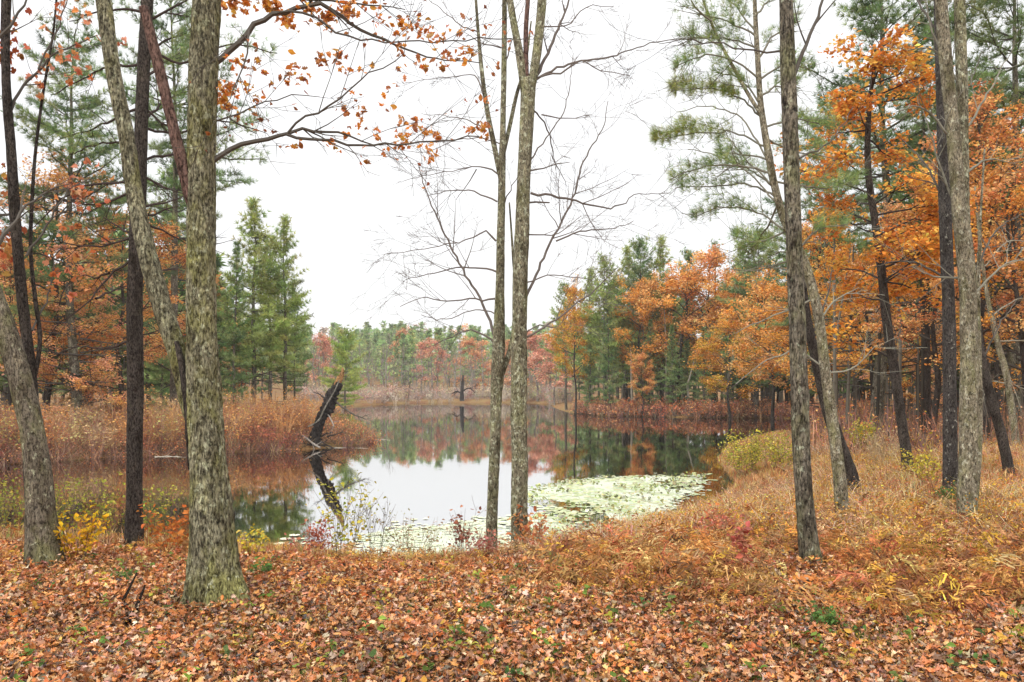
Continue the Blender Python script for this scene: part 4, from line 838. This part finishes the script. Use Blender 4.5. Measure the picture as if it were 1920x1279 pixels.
UP = sample(2600, lin(1010, 2050), lambda u: 7.8 + 16 * u ** 1.25, lambda x, d, s: (s > 1.5) & clear(x, d) & (x > .3) & (d > 8.6 - .14 * x))
for P, hh, tw, lp, lw in zip(mixed(UP, 5), ((.1, .3), (.18, .48), (.12, .36), (.1, .34), (.15, .44)), (TW, [(.52, .39, .2), (.56, .44, .25)], [(.46, .24, .11), (.36, .17, .09)], [(.54, .38, .12), (.46, .3, .12)], [(.44, .26, .18), (.54, .38, .26)]),
        (RUST + REDP, GOLD + [(.5, .38, .2)], ORANGE[:3] + [(.3, .12, .06)], GOLD + [(.42, .38, .1)], [(.5, .25, .15), (.4, .16, .1), (.55, .38, .24)]), (.034, .03, .036, .03, .032)):
    thicket('bank_undergrowth', P, hh, tw, 12, 20, lp, lw, .0045, .3)

# ------------------------------------------------------------------ ground cover
def litter(n, fd, xr, size, up, cond=None, tilt=.42):
    d = fd(RNG.random(n)); x = RNG.uniform(-1, 1, n) * (d * .70 + xr); ok = np.ones(n, bool) if cond is None else cond(x, d)
    x, d = x[ok], d[ok]; s = sdist(x, d); ok = s > .15; x, d = x[ok], d[ok]
    p = np.stack([x, d, gh(x, d) + RNG.uniform(.004, up, len(x))], -1)
    return p
LITC = [(.46, .25, .14), (.43, .16, .045), (.36, .125, .035), (.56, .38, .26), (.14, .055, .025), (.47, .20, .06), (.06, .032, .02), (.47, .24, .10), (.36, .24, .15), (.55, .34, .06), (.5, .17, .04), (.24, .10, .04)]
LITW = [13, 17, 14, 7, 11, 11, 10, 12, 5, 3, 3, 11]
LITC2 = [(.50, .20, .05), (.44, .15, .04), (.55, .27, .08), (.36, .12, .04), (.55, .36, .2), (.2, .07, .03)]
m = MB()
P1 = litter(108000, lambda u: 3.5 + 5.7 * u ** 1.15, 1.2, 1, .075)
P2 = litter(15000, lambda u: 8.5 + 14 * u, 1.2, 1, .06, lambda x, d: (x > -9))
ring = []
for pxx, d, r in ((407, 5.9, .3), (82, 7.35, .26), (252, 8.6, .14), (975, 10.1, .15), (921, 10.4, .11), (1521, 6.9, .15), (1581, 9.6, .12), (1813, 9.2, .17), (1783, 11.2, .15), (1703, 15.2, .17)):
    n = 420; a = RNG.uniform(0, 2 * PI, n); q = r + np.abs(RNG.normal(0, .16, n)); b = base(pxx, d); X, Y = b[0] + np.cos(a) * q, b[1] + np.sin(a) * q
    ring.append(np.stack([X, Y, gh(X, Y) + RNG.uniform(0, 1, n) * np.clip(.16 - (q - r) * .5, .02, .2)], -1))
P1 = np.concatenate([P1] + ring)
patch = (np.sin(P1[:, 0] * 1.7 + 2 * np.sin(P1[:, 1] * 1.3)) * np.sin(P1[:, 1] * 2.1 + P1[:, 0]) + RNG.normal(0, .35, len(P1)))
for P, a, b in ((P1, .022, .058), (P2, .045, .09)):
    TL = OAK + MAPLE; kk = RNG.integers(0, len(TL), len(P))
    for k, (Tm, Q) in enumerate(TL):
        i = kk == k; n = int(i.sum()); wet = (.97 + .1 * np.sin(P[i][:, 0] * 1.9 + 2 * np.sin(P[i][:, 1] * 1.4)) + .1 * np.sin(P[i][:, 1] * 4.1 + 1.5 * np.sin(P[i][:, 0] * 3.3)) + .1 * np.sin(P[i][:, 0] * 7 + P[i][:, 1] * 5))[:, None]; c = pal(n, LITC, LITW, .26); c2 = pal(n, LITC2, None, .24); c = np.where((RNG.random(n) < np.clip((P[i][:, 1] - 5.0) / 2.5, .12, .8))[:, None], c2, c) * wet
        tilt = np.where(RNG.random(n) < .2, 1.0, .38)
        R = flatrot(n, .32); R2 = flatrot(n, 1.3); R = np.where((tilt > .5)[:, None, None], R2, R)
        scatter(m, Tm, Q, P[i], R, jit=.1, sc=np.stack([RNG.uniform(.8, 1.1, n), np.ones(n), RNG.uniform(.5, 2.0, n)], -1) * RNG.uniform(a, b, n)[:, None], col=c)
o = m.obj('fallen_leaves', [M_LITTER]); o['kind'] = 'stuff'

# grass blades poking through the litter
def tufts(name, P, hh, palette, nb=7, width=.005, lean=.45, matl=M_GRASS):
    m = MB(); n = len(P); h = RNG.uniform(*hh, n); c0 = pal(n, palette, None, .2)
    for k in range(nb):
        a = RNG.uniform(0, 2 * PI, n); dr = np.stack([np.cos(a), np.sin(a), np.zeros(n)], -1); wv = np.stack([-np.sin(a), np.cos(a), np.zeros(n)], -1) * width * RNG.uniform(.6, 1.5, (n, 1))
        hh_ = (h * RNG.uniform(.5, 1.15, n))[:, None]; le = lean * RNG.uniform(.2, 1.4, (n, 1)) * hh_; b = P + dr * RNG.uniform(0, .05, (n, 1))
        up = np.array([0, 0, 1.0]); mid = b + dr * le * .3 + up * hh_ * .6; top = b + dr * le + up * hh_ * RNG.uniform(.75, 1, (n, 1))
        V = np.stack([b - wv, b + wv, mid + wv * .8, mid - wv * .8, top], 1).reshape(-1, 3); j = np.arange(n)[:, None] * 5
        c = np.clip(c0 * RNG.uniform(.7, 1.3, (n, 1)), .01, .8)
        m.add(V, quads=j + np.array([[0, 1, 2, 3]]), col=c)
        m.T.append(j + np.array([[3, 2, 4]]) + m.n - len(V)); m.TC.append(c); m.TM.append(np.zeros(n, int))
    o = m.obj(name, [matl]); o['kind'] = 'stuff'; return o
TAN = [(.50, .32, .15), (.55, .40, .22), (.44, .22, .09), (.50, .26, .10), (.48, .36, .13), (.52, .32, .18), (.44, .17, .07)]
onright = lambda x, d, s: (s > .6) & (x > .4) & (d > 9.2 - .12 * x)
tufts('dry_grass', sample(4600, lin(990, 2050), lambda u: 9 + 22 * u ** 1.4, lambda x, d, s: onright(x, d, s) & clear(x, d)), (.12, .38), TAN, 8, .006)
tufts('dry_grass', sample(2600, lin(990, 1500), lin(12, 44), lambda x, d, s: (s > -.12) & (s < 1.0) & (x > .5)), (.08, .26), TAN + [(.36, .16, .08)], 8, .006)
tufts('dry_grass', sample(2300, lin(380, 1150), lambda u: 8.3 + 5 * u, lambda x, d, s: (s > -.25) & (s < 2.2)), (.06, .24), TAN + [(.4, .15, .06), (.3, .3, .08)], 6, .0045)
tufts('dry_grass', sample(1500, lin(-300, 470), lambda u: 8 + 5 * u, lambda x, d, s: (s > -.1) & (s < 3)), (.1, .3), TAN + [(.42, .17, .06), (.22, .28, .07)], 6, .005)
gp = sample(3200, lin(-150, 2050), lambda u: 3.6 + 4 * u, lambda x, d, s: (np.sin(x * 2.3 + 1.3 * np.sin(d * 2)) * np.sin(d * 3.1 + x) > .45))
tufts('green_grass', gp, (.03, .09), [(.26, .24, .05), (.18, .2, .04), (.34, .28, .08)], 6, .003, .8)

# bracken: arching dead fronds
def frond(seed):
    """a dead frond: arched, twisted, its leaflets curled and partly missing"""
    r = random.Random(seed); V, Q = [], []; n = 11; w1, w2 = r.uniform(-.25, .25), r.uniform(-.2, .2); ar = r.uniform(.22, .5); tw = r.uniform(-.8, .8)
    def pt(t): return np.array([w1 * t * t + .05 * math.sin(5 * t + seed), t * .75, ar * math.sin(min(1, t * 1.15) * 2.5) - .1 * t * t + w2 * .2 * t])
    for i in range(n):
        t = .16 + .84 * i / n; p = pt(t); L = (.17 * math.sin(PI * (.2 + .75 * (1 - t))) + .02) * r.uniform(.6, 1.2)
        for sd in (-1, 1):
            if r.random() < .2: continue
            a0 = r.uniform(.2, 1.0); dr = np.array([sd * math.cos(a0), math.sin(a0), r.uniform(-1.6, .6) + sd * tw * t]); k0 = r.uniform(-.5, .5)
            for q in range(3):
                u0, u1 = q / 3, (q + 1) / 3; c = np.array([0, .9 * k0, r.uniform(-1.1, .4)]) * L
                a, e = p + dr * L * u0 + c * u0 ** 2, p + dr * L * u1 + c * u1 ** 2
                h = np.array([r.uniform(-.01, .01), .02, .02 * r.uniform(-1, 1)]) * (1.1 - u0) * r.uniform(.7, 1.3)
                k = len(V); V += [a - h * .6, a + h * .6, e + h * .8, e - h * .8]; Q.append((k, k + 1, k + 2, k + 3))
    k = len(V)
    for t in np.linspace(0, 1, 6): p = pt(t); V += [p - (.004, 0, 0), p + (.004, 0, 0)]
    Q += [(k + 2 * i, k + 2 * i + 1, k + 2 * i + 3, k + 2 * i + 2) for i in range(5)]
    return np.array(V), np.array(Q)
FR = [frond(k) for k in range(9)]
def bracken(n, fx, fd, cond, size, palette):
    P = sample(n, fx, fd, cond); m = MB(); kk = RNG.integers(0, 9, n)
    for k in range(9):
        i = kk == k; c = int(i.sum()); scatter(m, FR[k][0], FR[k][1], P[i], flatrot(c, .6), RNG.uniform(*size, c)[:, None] * np.stack([RNG.uniform(.6, 1.1, c), np.ones(c), RNG.uniform(.4, 1.1, c)], -1), pal(c, palette, None, .22), jit=.28)
    o = m.obj('dead_bracken', [M_GRASS]); o['kind'] = 'stuff'
BRK = [(.52, .33, .12), (.50, .28, .09), (.46, .19, .055), (.36, .13, .045), (.5, .27, .09), (.26, .10, .045), (.55, .36, .17), (.42, .19, .09), (.56, .32, .06), (.48, .16, .08), (.34, .2, .1), (.2, .09, .05)]
nz = lambda x, d: np.sin(x * 1.9 + 1.4 * np.sin(d * 1.7)) * np.sin(d * 2.3 + .6 * x)
bracken(5200, lin(1030, 2060), lambda u: 5.3 + 4.8 * u, lambda x, d, s: clear(x, d) & (s > .3) & (d > 5.45 + 1.5 * np.clip((1.5 - x) / 2, 0, 1) + .5 * nz(x, d)), (.22, .55), BRK)
bracken(3100, lin(990, 2060), lambda u: 8.5 + 9 * u, lambda x, d, s: (s > 1.0) & clear(x, d) & (nz(x * .7, d * .6) > -.3), (.2, .5), BRK)
bracken(600, lin(440, 1080), lambda u: 7.2 + 3 * u, lambda x, d, s: (s > .15) & (nz(x, d) > -.3), (.2, .42), BRK)
bracken(260, lin(1640, 1850), lambda u: 7.4 + 2.2 * u, lambda x, d, s: clear(x, d), (.2, .45), [(.58, .38, .06), (.54, .3, .06), (.6, .42, .12)])
bracken(800, lin(-200, 2050), lambda u: 4.2 + 3 * u, lambda x, d, s: (nz(x, d) > -.2), (.1, .28), BRK)
bracken(420, lin(-80, 400), lambda u: 7.2 + 2.8 * u, lambda x, d, s: (s > .3), (.2, .42), BRK)

# seedlings and sprigs scattered through the litter
m = MB(); P = sample(260, lin(-250, 2100), lambda u: 3.9 + 4.2 * u, lambda x, d, s: s > .5); n = len(P); pc = pal(n, [(.14, .22, .05), (.22, .28, .06), (.42, .38, .07), (.46, .16, .06), (.1, .16, .05), (.5, .3, .06)], None, .15)
for k in range(9):
    a = RNG.uniform(0, 2 * PI, n); q = RNG.uniform(0, .07, n); pp = P + np.stack([np.cos(a) * q, np.sin(a) * q, RNG.uniform(.03, .13, n)], -1); T_, Q_ = OVAL[k % 2]
    scatter(m, T_, Q_, pp, flatrot(n, .6), RNG.uniform(.025, .06, n), np.clip(pc * RNG.uniform(.7, 1.3, (n, 1)), .01, .8))
o = m.obj('seedlings', [M_LEAF]); o['kind'] = 'stuff'

# ------------------------------------------------------------------ shrubs and small plants
def stemplant(seed, H, R, ns, nl, palette, lsize, tmpl, stemcol, lo=.25, lev=1, up=.06, stemr=.004, kids=(3, 5)):
    rng = np.random.default_rng(seed); st, lf, rec = MB(), MB(), []
    for i in range(ns):
        a = rng.uniform(0, 2 * PI); q = rng.uniform(.05, 1) * R / H * .7
        grow(st, (math.cos(a) * R * .12, math.sin(a) * R * .12, -.04), (math.cos(a) * q, math.sin(a) * q, 1), H * rng.uniform(.75, 1.05), stemr, lev, rng, rec, up, .1, kids, (.35, .8), stemcol, 0, (.3, .5), .3)
    p, _ = seg_points(rec, nl, rng, 0, lev if lev == 0 else lev, lo)
    p = p[p[:, 2] > H * lo * .6]; p = p + rng.normal(0, .018 + .05 * R, p.shape)
    kk = rng.integers(0, len(tmpl), len(p))
    for k, (T, Q) in enumerate(tmpl):
        i = kk == k; n = int(i.sum()); scatter(lf, T, Q, p[i], flatrot(n, .8, rng), lsize * rng.uniform(.6, 1.3, n), pal(n, palette, None, .18, rng))
    return st, lf
YEL = [(.6, .45, .05), (.5, .42, .06), (.62, .52, .12)]; YGR = [(.36, .36, .06), (.24, .27, .05), (.48, .43, .09), (.3, .28, .06)]; REDL = [(.42, .12, .08), (.5, .2, .13), (.36, .09, .06)]; GRN = [(.10, .2, .05), (.16, .26, .07), (.08, .15, .04)]
def shrub(name, label, cat, pxx, d, mbs, group=None, lm=M_LEAF, parts=('stems', 'leaves')):
    t = thing(name, label, cat, tuple(base(pxx, d)), 0, 1.0, group); st, lf = mbs
    st.obj(parts[0], [M_TWIG], t); lf.obj(parts[1], [lm], t); return t
BS = (.13, .1, .075)
shrub('shrub', 'yellow-leaved shrub at the pond edge left of the grey-brown trunk', 'shrub', 1398, 21, stemplant(1, 1.25, 1.1, 24, 1500, YGR + YEL, .062, OVAL, BS))
shrub('shrub', 'yellow shrub half hidden behind the grey-brown trunk', 'shrub', 1462, 20, stemplant(2, 1.05, .9, 18, 850, YGR + YEL, .06, OVAL, BS))
shrub('shrub', 'low yellow-green bush right of the dark leaning trunk', 'shrub', 1618, 21, stemplant(3, .9, .8, 16, 600, YGR + YEL, .07, OVAL, BS))
shrub('shrub', 'wispy yellow bush at the foot of the slim dark oak', 'shrub', 1712, 14.7, stemplant(4, .55, .5, 12, 260, YEL, .055, OVAL, BS))
shrub('shrub', 'small yellow bush in dry grass under the spotted trunk', 'shrub', 1735, 12.8, stemplant(5, .6, .35, 10, 200, YEL, .055, OVAL, BS))
shrub('shrub', 'pale tan bush in the grass behind the dark leaning trunk', 'shrub', 1650, 17, stemplant(6, .9, 1.0, 40, 300, [(.5, .36, .2), (.55, .42, .25)], .05, OVAL, (.45, .34, .2)))
shrub('shrub', 'yellow-green leafy shrub at the water left of the dark pine trunk', 'shrub', 195, 10.2, stemplant(7, 1.0, .6, 16, 400, YGR, .048, OVAL, BS))
shrub('shrub', 'sparse green shrub over dark water right of the dark pine trunk', 'shrub', 300, 10.3, stemplant(8, .95, .55, 14, 230, YGR + [(.16, .22, .06)], .046, OVAL, BS))
shrub('shrub', 'olive shrub at the left picture edge beside the leaning trunk', 'shrub', 15, 9.6, stemplant(9, .8, .6, 16, 330, YGR + [(.2, .24, .06)], .046, OVAL, BS))
shrub('shrub', 'olive-yellow shrub just right of the leaning trunk', 'shrub', 125, 9.9, stemplant(10, .85, .5, 12, 200, YGR, .046, OVAL, BS))
shrub('sapling', 'golden yellow sapling at the foot of the leaning trunk', 'sapling', 146, 7.5, stemplant(11, .55, .3, 8, 260, [(.66, .42, .03), (.62, .36, .03)], .052, OVAL, BS))
shrub('sapling', 'thin red-leaved sapling standing in the bracken', 'sapling', 1402, 5.9, stemplant(12, .72, .22, 1, 70, REDL + [(.5, .22, .14)], .06, OVAL, (.2, .07, .05), .6, 1, .08, .005, (7, 9)))
shrub('shrub', 'crimson shrub at the water edge right of the mossy oak', 'shrub', 588, 9.0, stemplant(13, .5, .4, 12, 240, REDL, .05, OVAL, (.22, .08, .06)))
shrub('shrub', 'sparse yellow shrub rising in front of the snag reflection', 'shrub', 640, 9.2, stemplant(14, 1.0, .7, 12, 280, YEL + YGR, .055, OVAL, BS, .3))
shrub('shrub', 'thin twiggy stems with dark seed heads beside the sparse yellow shrub', 'shrub', 705, 9.4, stemplant(15, .85, .35, 8, 60, [(.1, .08, .06), (.2, .2, .06)], .03, OVAL, BS, .5))
shrub('shrub', 'pale sparse weed at the water edge midway to the bare pair', 'shrub', 770, 9.6, stemplant(16, .65, .7, 14, 240, [(.3, .28, .12), (.42, .3, .2)], .04, OVAL, (.3, .24, .16)))
shrub('shrub', 'dried brown-red flower stalks left of the thinner bare trunk', 'shrub', 862, 9.5, stemplant(17, .72, .35, 9, 120, [(.28, .1, .06), (.4, .2, .12), (.2, .08, .06)], .055, OVAL, BS, .45))
shrub('shrub', 'faded pink-leaved shrub at the foot of the bare pair', 'shrub', 900, 8.9, stemplant(18, .4, .5, 14, 200, [(.45, .2, .15), (.4, .13, .1)], .05, OVAL, (.3, .16, .12)))
shrub('shrub', 'small yellow shrub between mossy oak and crimson shrub', 'shrub', 470, 8.2, stemplant(19, .38, .25, 8, 120, YEL, .05, OVAL, BS))
shrub('shrub', 'rusty leaved shrub around the foot of the thicker bare trunk', 'shrub', 1000, 9.9, stemplant(20, .6, .5, 14, 240, RUST, .07, OAK, BS))
shrub('shrub', 'red huckleberry-like bush beside the small red sapling', 'shrub', 1330, 8.6, stemplant(21, .5, .6, 18, 300, REDL + RUST, .05, OVAL, (.2, .08, .06)))
shrub('shrub', 'orange dead fern shrub right of the dark pine trunk foot', 'shrub', 330, 8.0, stemplant(22, .62, .5, 14, 320, [(.52, .2, .05), (.45, .14, .04)], .055, OVAL, (.3, .15, .06)))
for i, (pxx, d, h, nl, lab) in enumerate(((492, 6.9, .2, 160, 'round clump of soft green leaves right of the mossy oak'), (1545, 5.15, .2, 170, 'green princess pine sprigs in the open leaf litter'), (1607, 5.0, .1, 90, 'small moss-green tuft beside the princess pine sprigs'), (1780, 10.6, .3, 200, 'green grassy clump at the foot of the spotted trunk'), (1846, 9.0, .16, 90, 'tiny green fern right of the pale forked trunk'), (232, 6.5, .16, 80, 'small green weed in litter left of the mossy oak'), (1905, 4.9, .1, 110, 'green moss patch at the lower right corner'), (600, 4.35, .1, 90, 'yellow-green weed at the lower picture edge'), (1640, 9.4, .22, 120, 'grey-green tuft beside the pale leaning pine foot'))):
    shrub('green_plant', lab, 'plant', pxx, d, stemplant(50 + i, h, h * 1.1, 16, nl, GRN if i not in (6, 7) else [(.25, .27, .05), (.3, .26, .05)], .035 if h < .25 else .05, OVAL, (.1, .14, .05), .2, 1, .05, .002))
# fallen sticks
def stick(label, L, r, col=(.05, .042, .036), cat='stick', fork=None, name='fallen_stick'):
    P = []
    for k, (a, dd) in enumerate(L): x, y = at(a, dd); P.append((x, y, G(x, y) + .03))
    P = np.array(P); b = P[0].copy(); t = MB(); Q, R = resample(P - b, np.linspace(r, r * .5, len(P)), .05); Q[:, 2] += .02 * np.sin(np.arange(len(Q)) * .8); tube(t, Q, R, 7, col)
    if fork is not None: tube(t, np.array([Q[len(Q) // 2], Q[len(Q) // 2] + np.array(fork)]), [r * .7, r * .3], 5, col)
    o = t.obj(name, [M_TWIG], None, tuple(b)); o['label'] = label; o['category'] = cat
stick('dark forked twig lying in the leaves left of the mossy oak', [(214, 5.9), (232, 5.75), (252, 5.7)], .02, (.02, .017, .015), fork=(.06, .1, .2))
stick('dark crooked twig standing out of the litter beside the forked twig', [(240, 5.4), (250, 5.6), (264, 5.9)], .022, (.02, .017, .015), fork=(.05, .05, .18))
stick('thin straight stick on the litter below the bare pair', [(920, 5.55), (960, 5.6), (1000, 5.62)], .009)
stick('rotting short stick on the ground behind grey-brown trunk', [(1555, 8.7), (1580, 8.9), (1605, 8.8)], .03)
for lab, a, b, y in (('pale glint of the waterline, built as a thin rod, at the foot of the snag', 545, 692, 31.6), ('short pale waterline glint, built as a rod, at the very tip of the left bank', 700, 735, 36.4), ('pale waterline glint, built as a rod, left of the mossy oak', 290, 350, 27.6)):  # thin pale rods stand in for light reflected along the waterline
    x0, x1 = at(a, y)[0], at(b, y)[0]; t = MB(); n = 12; u = np.linspace(0, 1, n)
    tube(t, np.stack([u * (x1 - x0), .15 * np.sin(u * 4) + RNG.normal(0, .04, n), RNG.normal(0, .008, n)], -1), .03 * (1.1 - .8 * u) * RNG.uniform(.7, 1.3, n), 7, (.34, .3, .24)); o = t.obj('waterline_glint', [M_TWIG], None, (x0, y, WATER)); o['label'] = lab; o['category'] = 'log'

# ------------------------------------------------------------------ lily pads and duckweed
def inpoly(px_, py_, poly):
    ins = np.zeros(px_.shape, bool); n = len(poly)
    for i in range(n):
        (x1, y1), (x2, y2) = poly[i], poly[(i + 1) % n]
        c = ((y1 <= py_) != (y2 <= py_)); ins ^= c & (px_ < x1 + (py_ - y1) / ((y2 - y1) or 1e-9) * (x2 - x1))
    return ins
def wpoly(L): return [((a - CX) / F * (CAMZ - WATER) * F / (b - HY), (CAMZ - WATER) * F / (b - HY)) for a, b in L]
A = wpoly([(985, 925), (1010, 912), (1060, 903), (1130, 896), (1325, 890), (1318, 908), (1255, 955), (1210, 1000), (1070, 1050), (950, 1065), (985, 990)])
B = wpoly([(640, 1045), (700, 1000), (760, 985), (860, 975), (985, 970), (985, 1040), (870, 1075), (700, 1075)])
C = wpoly([(440, 1032), (470, 1018), (530, 1020), (520, 1032)])
def fieldpts(poly, n):
    q = np.array(poly); lo, hi = q.min(0), q.max(0); x = RNG.uniform(lo[0], hi[0], n); y = RNG.uniform(lo[1], hi[1], n); k = inpoly(x, y, poly); return x[k], y[k]
disc = [(0, 0, 0)] + [(math.cos(a) * r, math.sin(a) * r, .004) for a, r in zip(np.linspace(.25, 2 * PI - .25, 10), (1, 1.04, .96, 1, 1.02, .98, 1, 1.03, .97, 1))]
dT = np.array([(0, i, i + 1) for i in range(1, 10)])
m = MB(); k0 = 0
for poly, n, col, sz, zz in ((A, 7500, [(.42, .48, .28), (.47, .52, .34), (.36, .41, .2), (.48, .47, .29)], (.035, .085), .008), (B, 2600, [(.56, .58, .42), (.5, .53, .36)], (.03, .08), .012), (C, 500, [(.58, .55, .34), (.6, .58, .42)], (.05, .1), .012)):
    x, y = fieldpts(poly, n); x = x + RNG.normal(0, .18, len(x)); y = y + RNG.normal(0, .3, len(y)); f = np.sin(x * 3.1 + 2 * np.sin(y * 1.1)) * np.sin(y * 1.7 + x) + RNG.normal(0, .35, len(x)); k = f > .0; x, y = x[k], y[k]
    P = np.stack([x, y, WATER + zz * RNG.uniform(.6, 1.4, len(x))], -1); scatter(m, np.array(disc), None, P, flatrot(len(P), .012), RNG.uniform(*sz, len(P)), pal(len(P), col, None, .1), tris=dT)
x, y = fieldpts(A, 2600); k = np.sin(x * 2.3 + y) * np.sin(y * 2.1) > 0; x, y = x[k], y[k]      # leaves standing up out of the water
P = np.stack([x, y, WATER + RNG.uniform(.03, .1, len(x))], -1); scatter(m, np.array(disc), None, P, flatrot(len(P), .9), RNG.uniform(.02, .05, len(P)), pal(len(P), [(.22, .26, .07), (.3, .3, .1), (.16, .14, .06)], None, .2), tris=dT)
o = m.obj('lily_pads', [M_PAD]); o['kind'] = 'stuff'
m = MB(); st = .07
for poly in (A, B):
    q = np.array(poly); lo, hi = q.min(0), q.max(0); gx, gy = np.meshgrid(np.arange(lo[0], hi[0], st), np.arange(lo[1], hi[1], st)); gx, gy = gx.ravel(), gy.ravel()
    f = np.array([mnoise.fractal(Vector((a * .8, b * .35, 3.3)), 1.0, 2.0, 5) for a, b in zip(gx, gy)]); k = inpoly(gx + .9 * f + RNG.normal(0, .12, len(gx)), gy + 1.5 * f + RNG.normal(0, .2, len(gx)), poly) & (f > -.13) & (sdist(gx, gy) < -.1); gx, gy = gx[k], gy[k]; n = len(gx)
    V = np.stack([np.stack([gx + a * st * .5 + RNG.normal(0, .004, n), gy + b * st * .5 + RNG.normal(0, .004, n), np.full(n, WATER + .004)], -1) for a, b in ((-1, -1), (1, -1), (1, 1), (-1, 1))], 1).reshape(-1, 3)
    m.add(V, quads=np.arange(n * 4).reshape(-1, 4), col=pal(n, [(.49, .53, .40), (.53, .56, .44)], None, .05))
o = m.obj('duckweed', [M_PAD]); o['kind'] = 'stuff'

# ------------------------------------------------------------------ moist air over the pond
hz = MB(); X0, X1, Y0, Y1, Z0, Z1 = -470, 470, -110, 640, -3.5, 48
hz.add([(X0, Y0, Z0), (X1, Y0, Z0), (X1, Y1, Z0), (X0, Y1, Z0), (X0, Y0, Z1), (X1, Y0, Z1), (X1, Y1, Z1), (X0, Y1, Z1)], quads=[(0, 3, 2, 1), (4, 5, 6, 7), (0, 1, 5, 4), (1, 2, 6, 5), (2, 3, 7, 6), (3, 0, 4, 7)])
hm = bpy.data.materials.new('haze_air'); nt, N, L = nodes(hm); pv = N('ShaderNodeVolumePrincipled'); pv.inputs['Color'].default_value = (.95, .96, .98, 1); pv.inputs['Density'].default_value = .00038; pv.inputs['Anisotropy'].default_value = .1
ho = N('ShaderNodeOutputMaterial'); L(pv.outputs[0], ho.inputs['Volume'])
o = hz.obj('haze', [hm]); o['kind'] = 'stuff'

# ------------------------------------------------------------------ sky, sun, camera
W = bpy.data.worlds.new('World'); S.world = W; W.use_nodes = True; nt = W.node_tree; nt.nodes.clear(); N, L = nt.nodes.new, nt.links.new
SUN_EL, SUN_AZ = math.radians(52), math.radians(205)      # behind the camera, a little to the left
sky = N('ShaderNodeTexSky'); sky.sky_type = 'NISHITA'; sky.sun_disc = False; sky.sun_elevation = SUN_EL; sky.sun_rotation = SUN_AZ
b1 = N('ShaderNodeBackground'); b1.inputs[1].default_value = .06; L(sky.outputs[0], b1.inputs[0])
tc = N('ShaderNodeTexCoord'); mp = N('ShaderNodeMapping'); mp.inputs['Scale'].default_value = (1, 1, 3); L(tc.outputs['Generated'], mp.inputs[0])
cn = N('ShaderNodeTexNoise'); cn.inputs['Scale'].default_value = 1.6; cn.inputs['Detail'].default_value = 5; L(mp.outputs[0], cn.inputs['Vector'])
cr = ramp(N, [(.35, (.90, .905, .92)), (.62, (1, 1, 1))]); L(cn.outputs['Fac'], cr.inputs[0])
sz = N('ShaderNodeSeparateXYZ'); L(tc.outputs['Generated'], sz.inputs[0])
cie = ramp(N, [(0, (.31,) * 3), (.42, (.35,) * 3), (1, (1, 1, 1))]); L(sz.outputs['Z'], cie.inputs[0])      # overcast sky: brighter overhead
cm = N('ShaderNodeMix'); cm.data_type = 'RGBA'; cm.blend_type = 'MULTIPLY'; cm.inputs[0].default_value = 1; L(cie.outputs[0], cm.inputs[6]); L(cr.outputs[0], cm.inputs[7])
b2 = N('ShaderNodeBackground'); b2.inputs[1].default_value = 2.1; L(cm.outputs[2], b2.inputs[0])
mx = N('ShaderNodeMixShader'); mx.inputs[0].default_value = .9; L(b1.outputs[0], mx.inputs[1]); L(b2.outputs[0], mx.inputs[2])
wo = N('ShaderNodeOutputWorld'); L(mx.outputs[0], wo.inputs[0])
sl = bpy.data.lights.new('sun', 'SUN'); sl.energy = 1.3; sl.angle = math.radians(25); sl.color = (1, .97, .92)
so = bpy.data.objects.new('sun', sl); COL.objects.link(so); so.location = (0, -10, 30)
sd = Vector((math.sin(SUN_AZ) * math.cos(SUN_EL), math.cos(SUN_AZ) * math.cos(SUN_EL), math.sin(SUN_EL)))
so.rotation_euler = sd.to_track_quat('Z', 'Y').to_euler()
cam = bpy.data.cameras.new('camera'); co = bpy.data.objects.new('camera', cam); COL.objects.link(co); S.camera = co
co.location = (0, 0, CAMZ); co.rotation_euler = (PI / 2, 0, 0); cam.sensor_width = 36; cam.lens = F / 1920 * 36; cam.shift_y = (HY - 639.5) / 1920
cam.clip_start = .05; cam.clip_end = 4000
S.view_settings.view_transform = 'Standard'; S.view_settings.look = 'None'; S.view_settings.exposure = .86; S.view_settings.gamma = 1
S.cycles.max_bounces = 6; S.cycles.diffuse_bounces = 3; S.cycles.glossy_bounces = 2; S.cycles.transmission_bounces = 3; S.cycles.transparent_max_bounces = 4
S.cycles.use_denoising = True; S.cycles.volume_bounces = 1
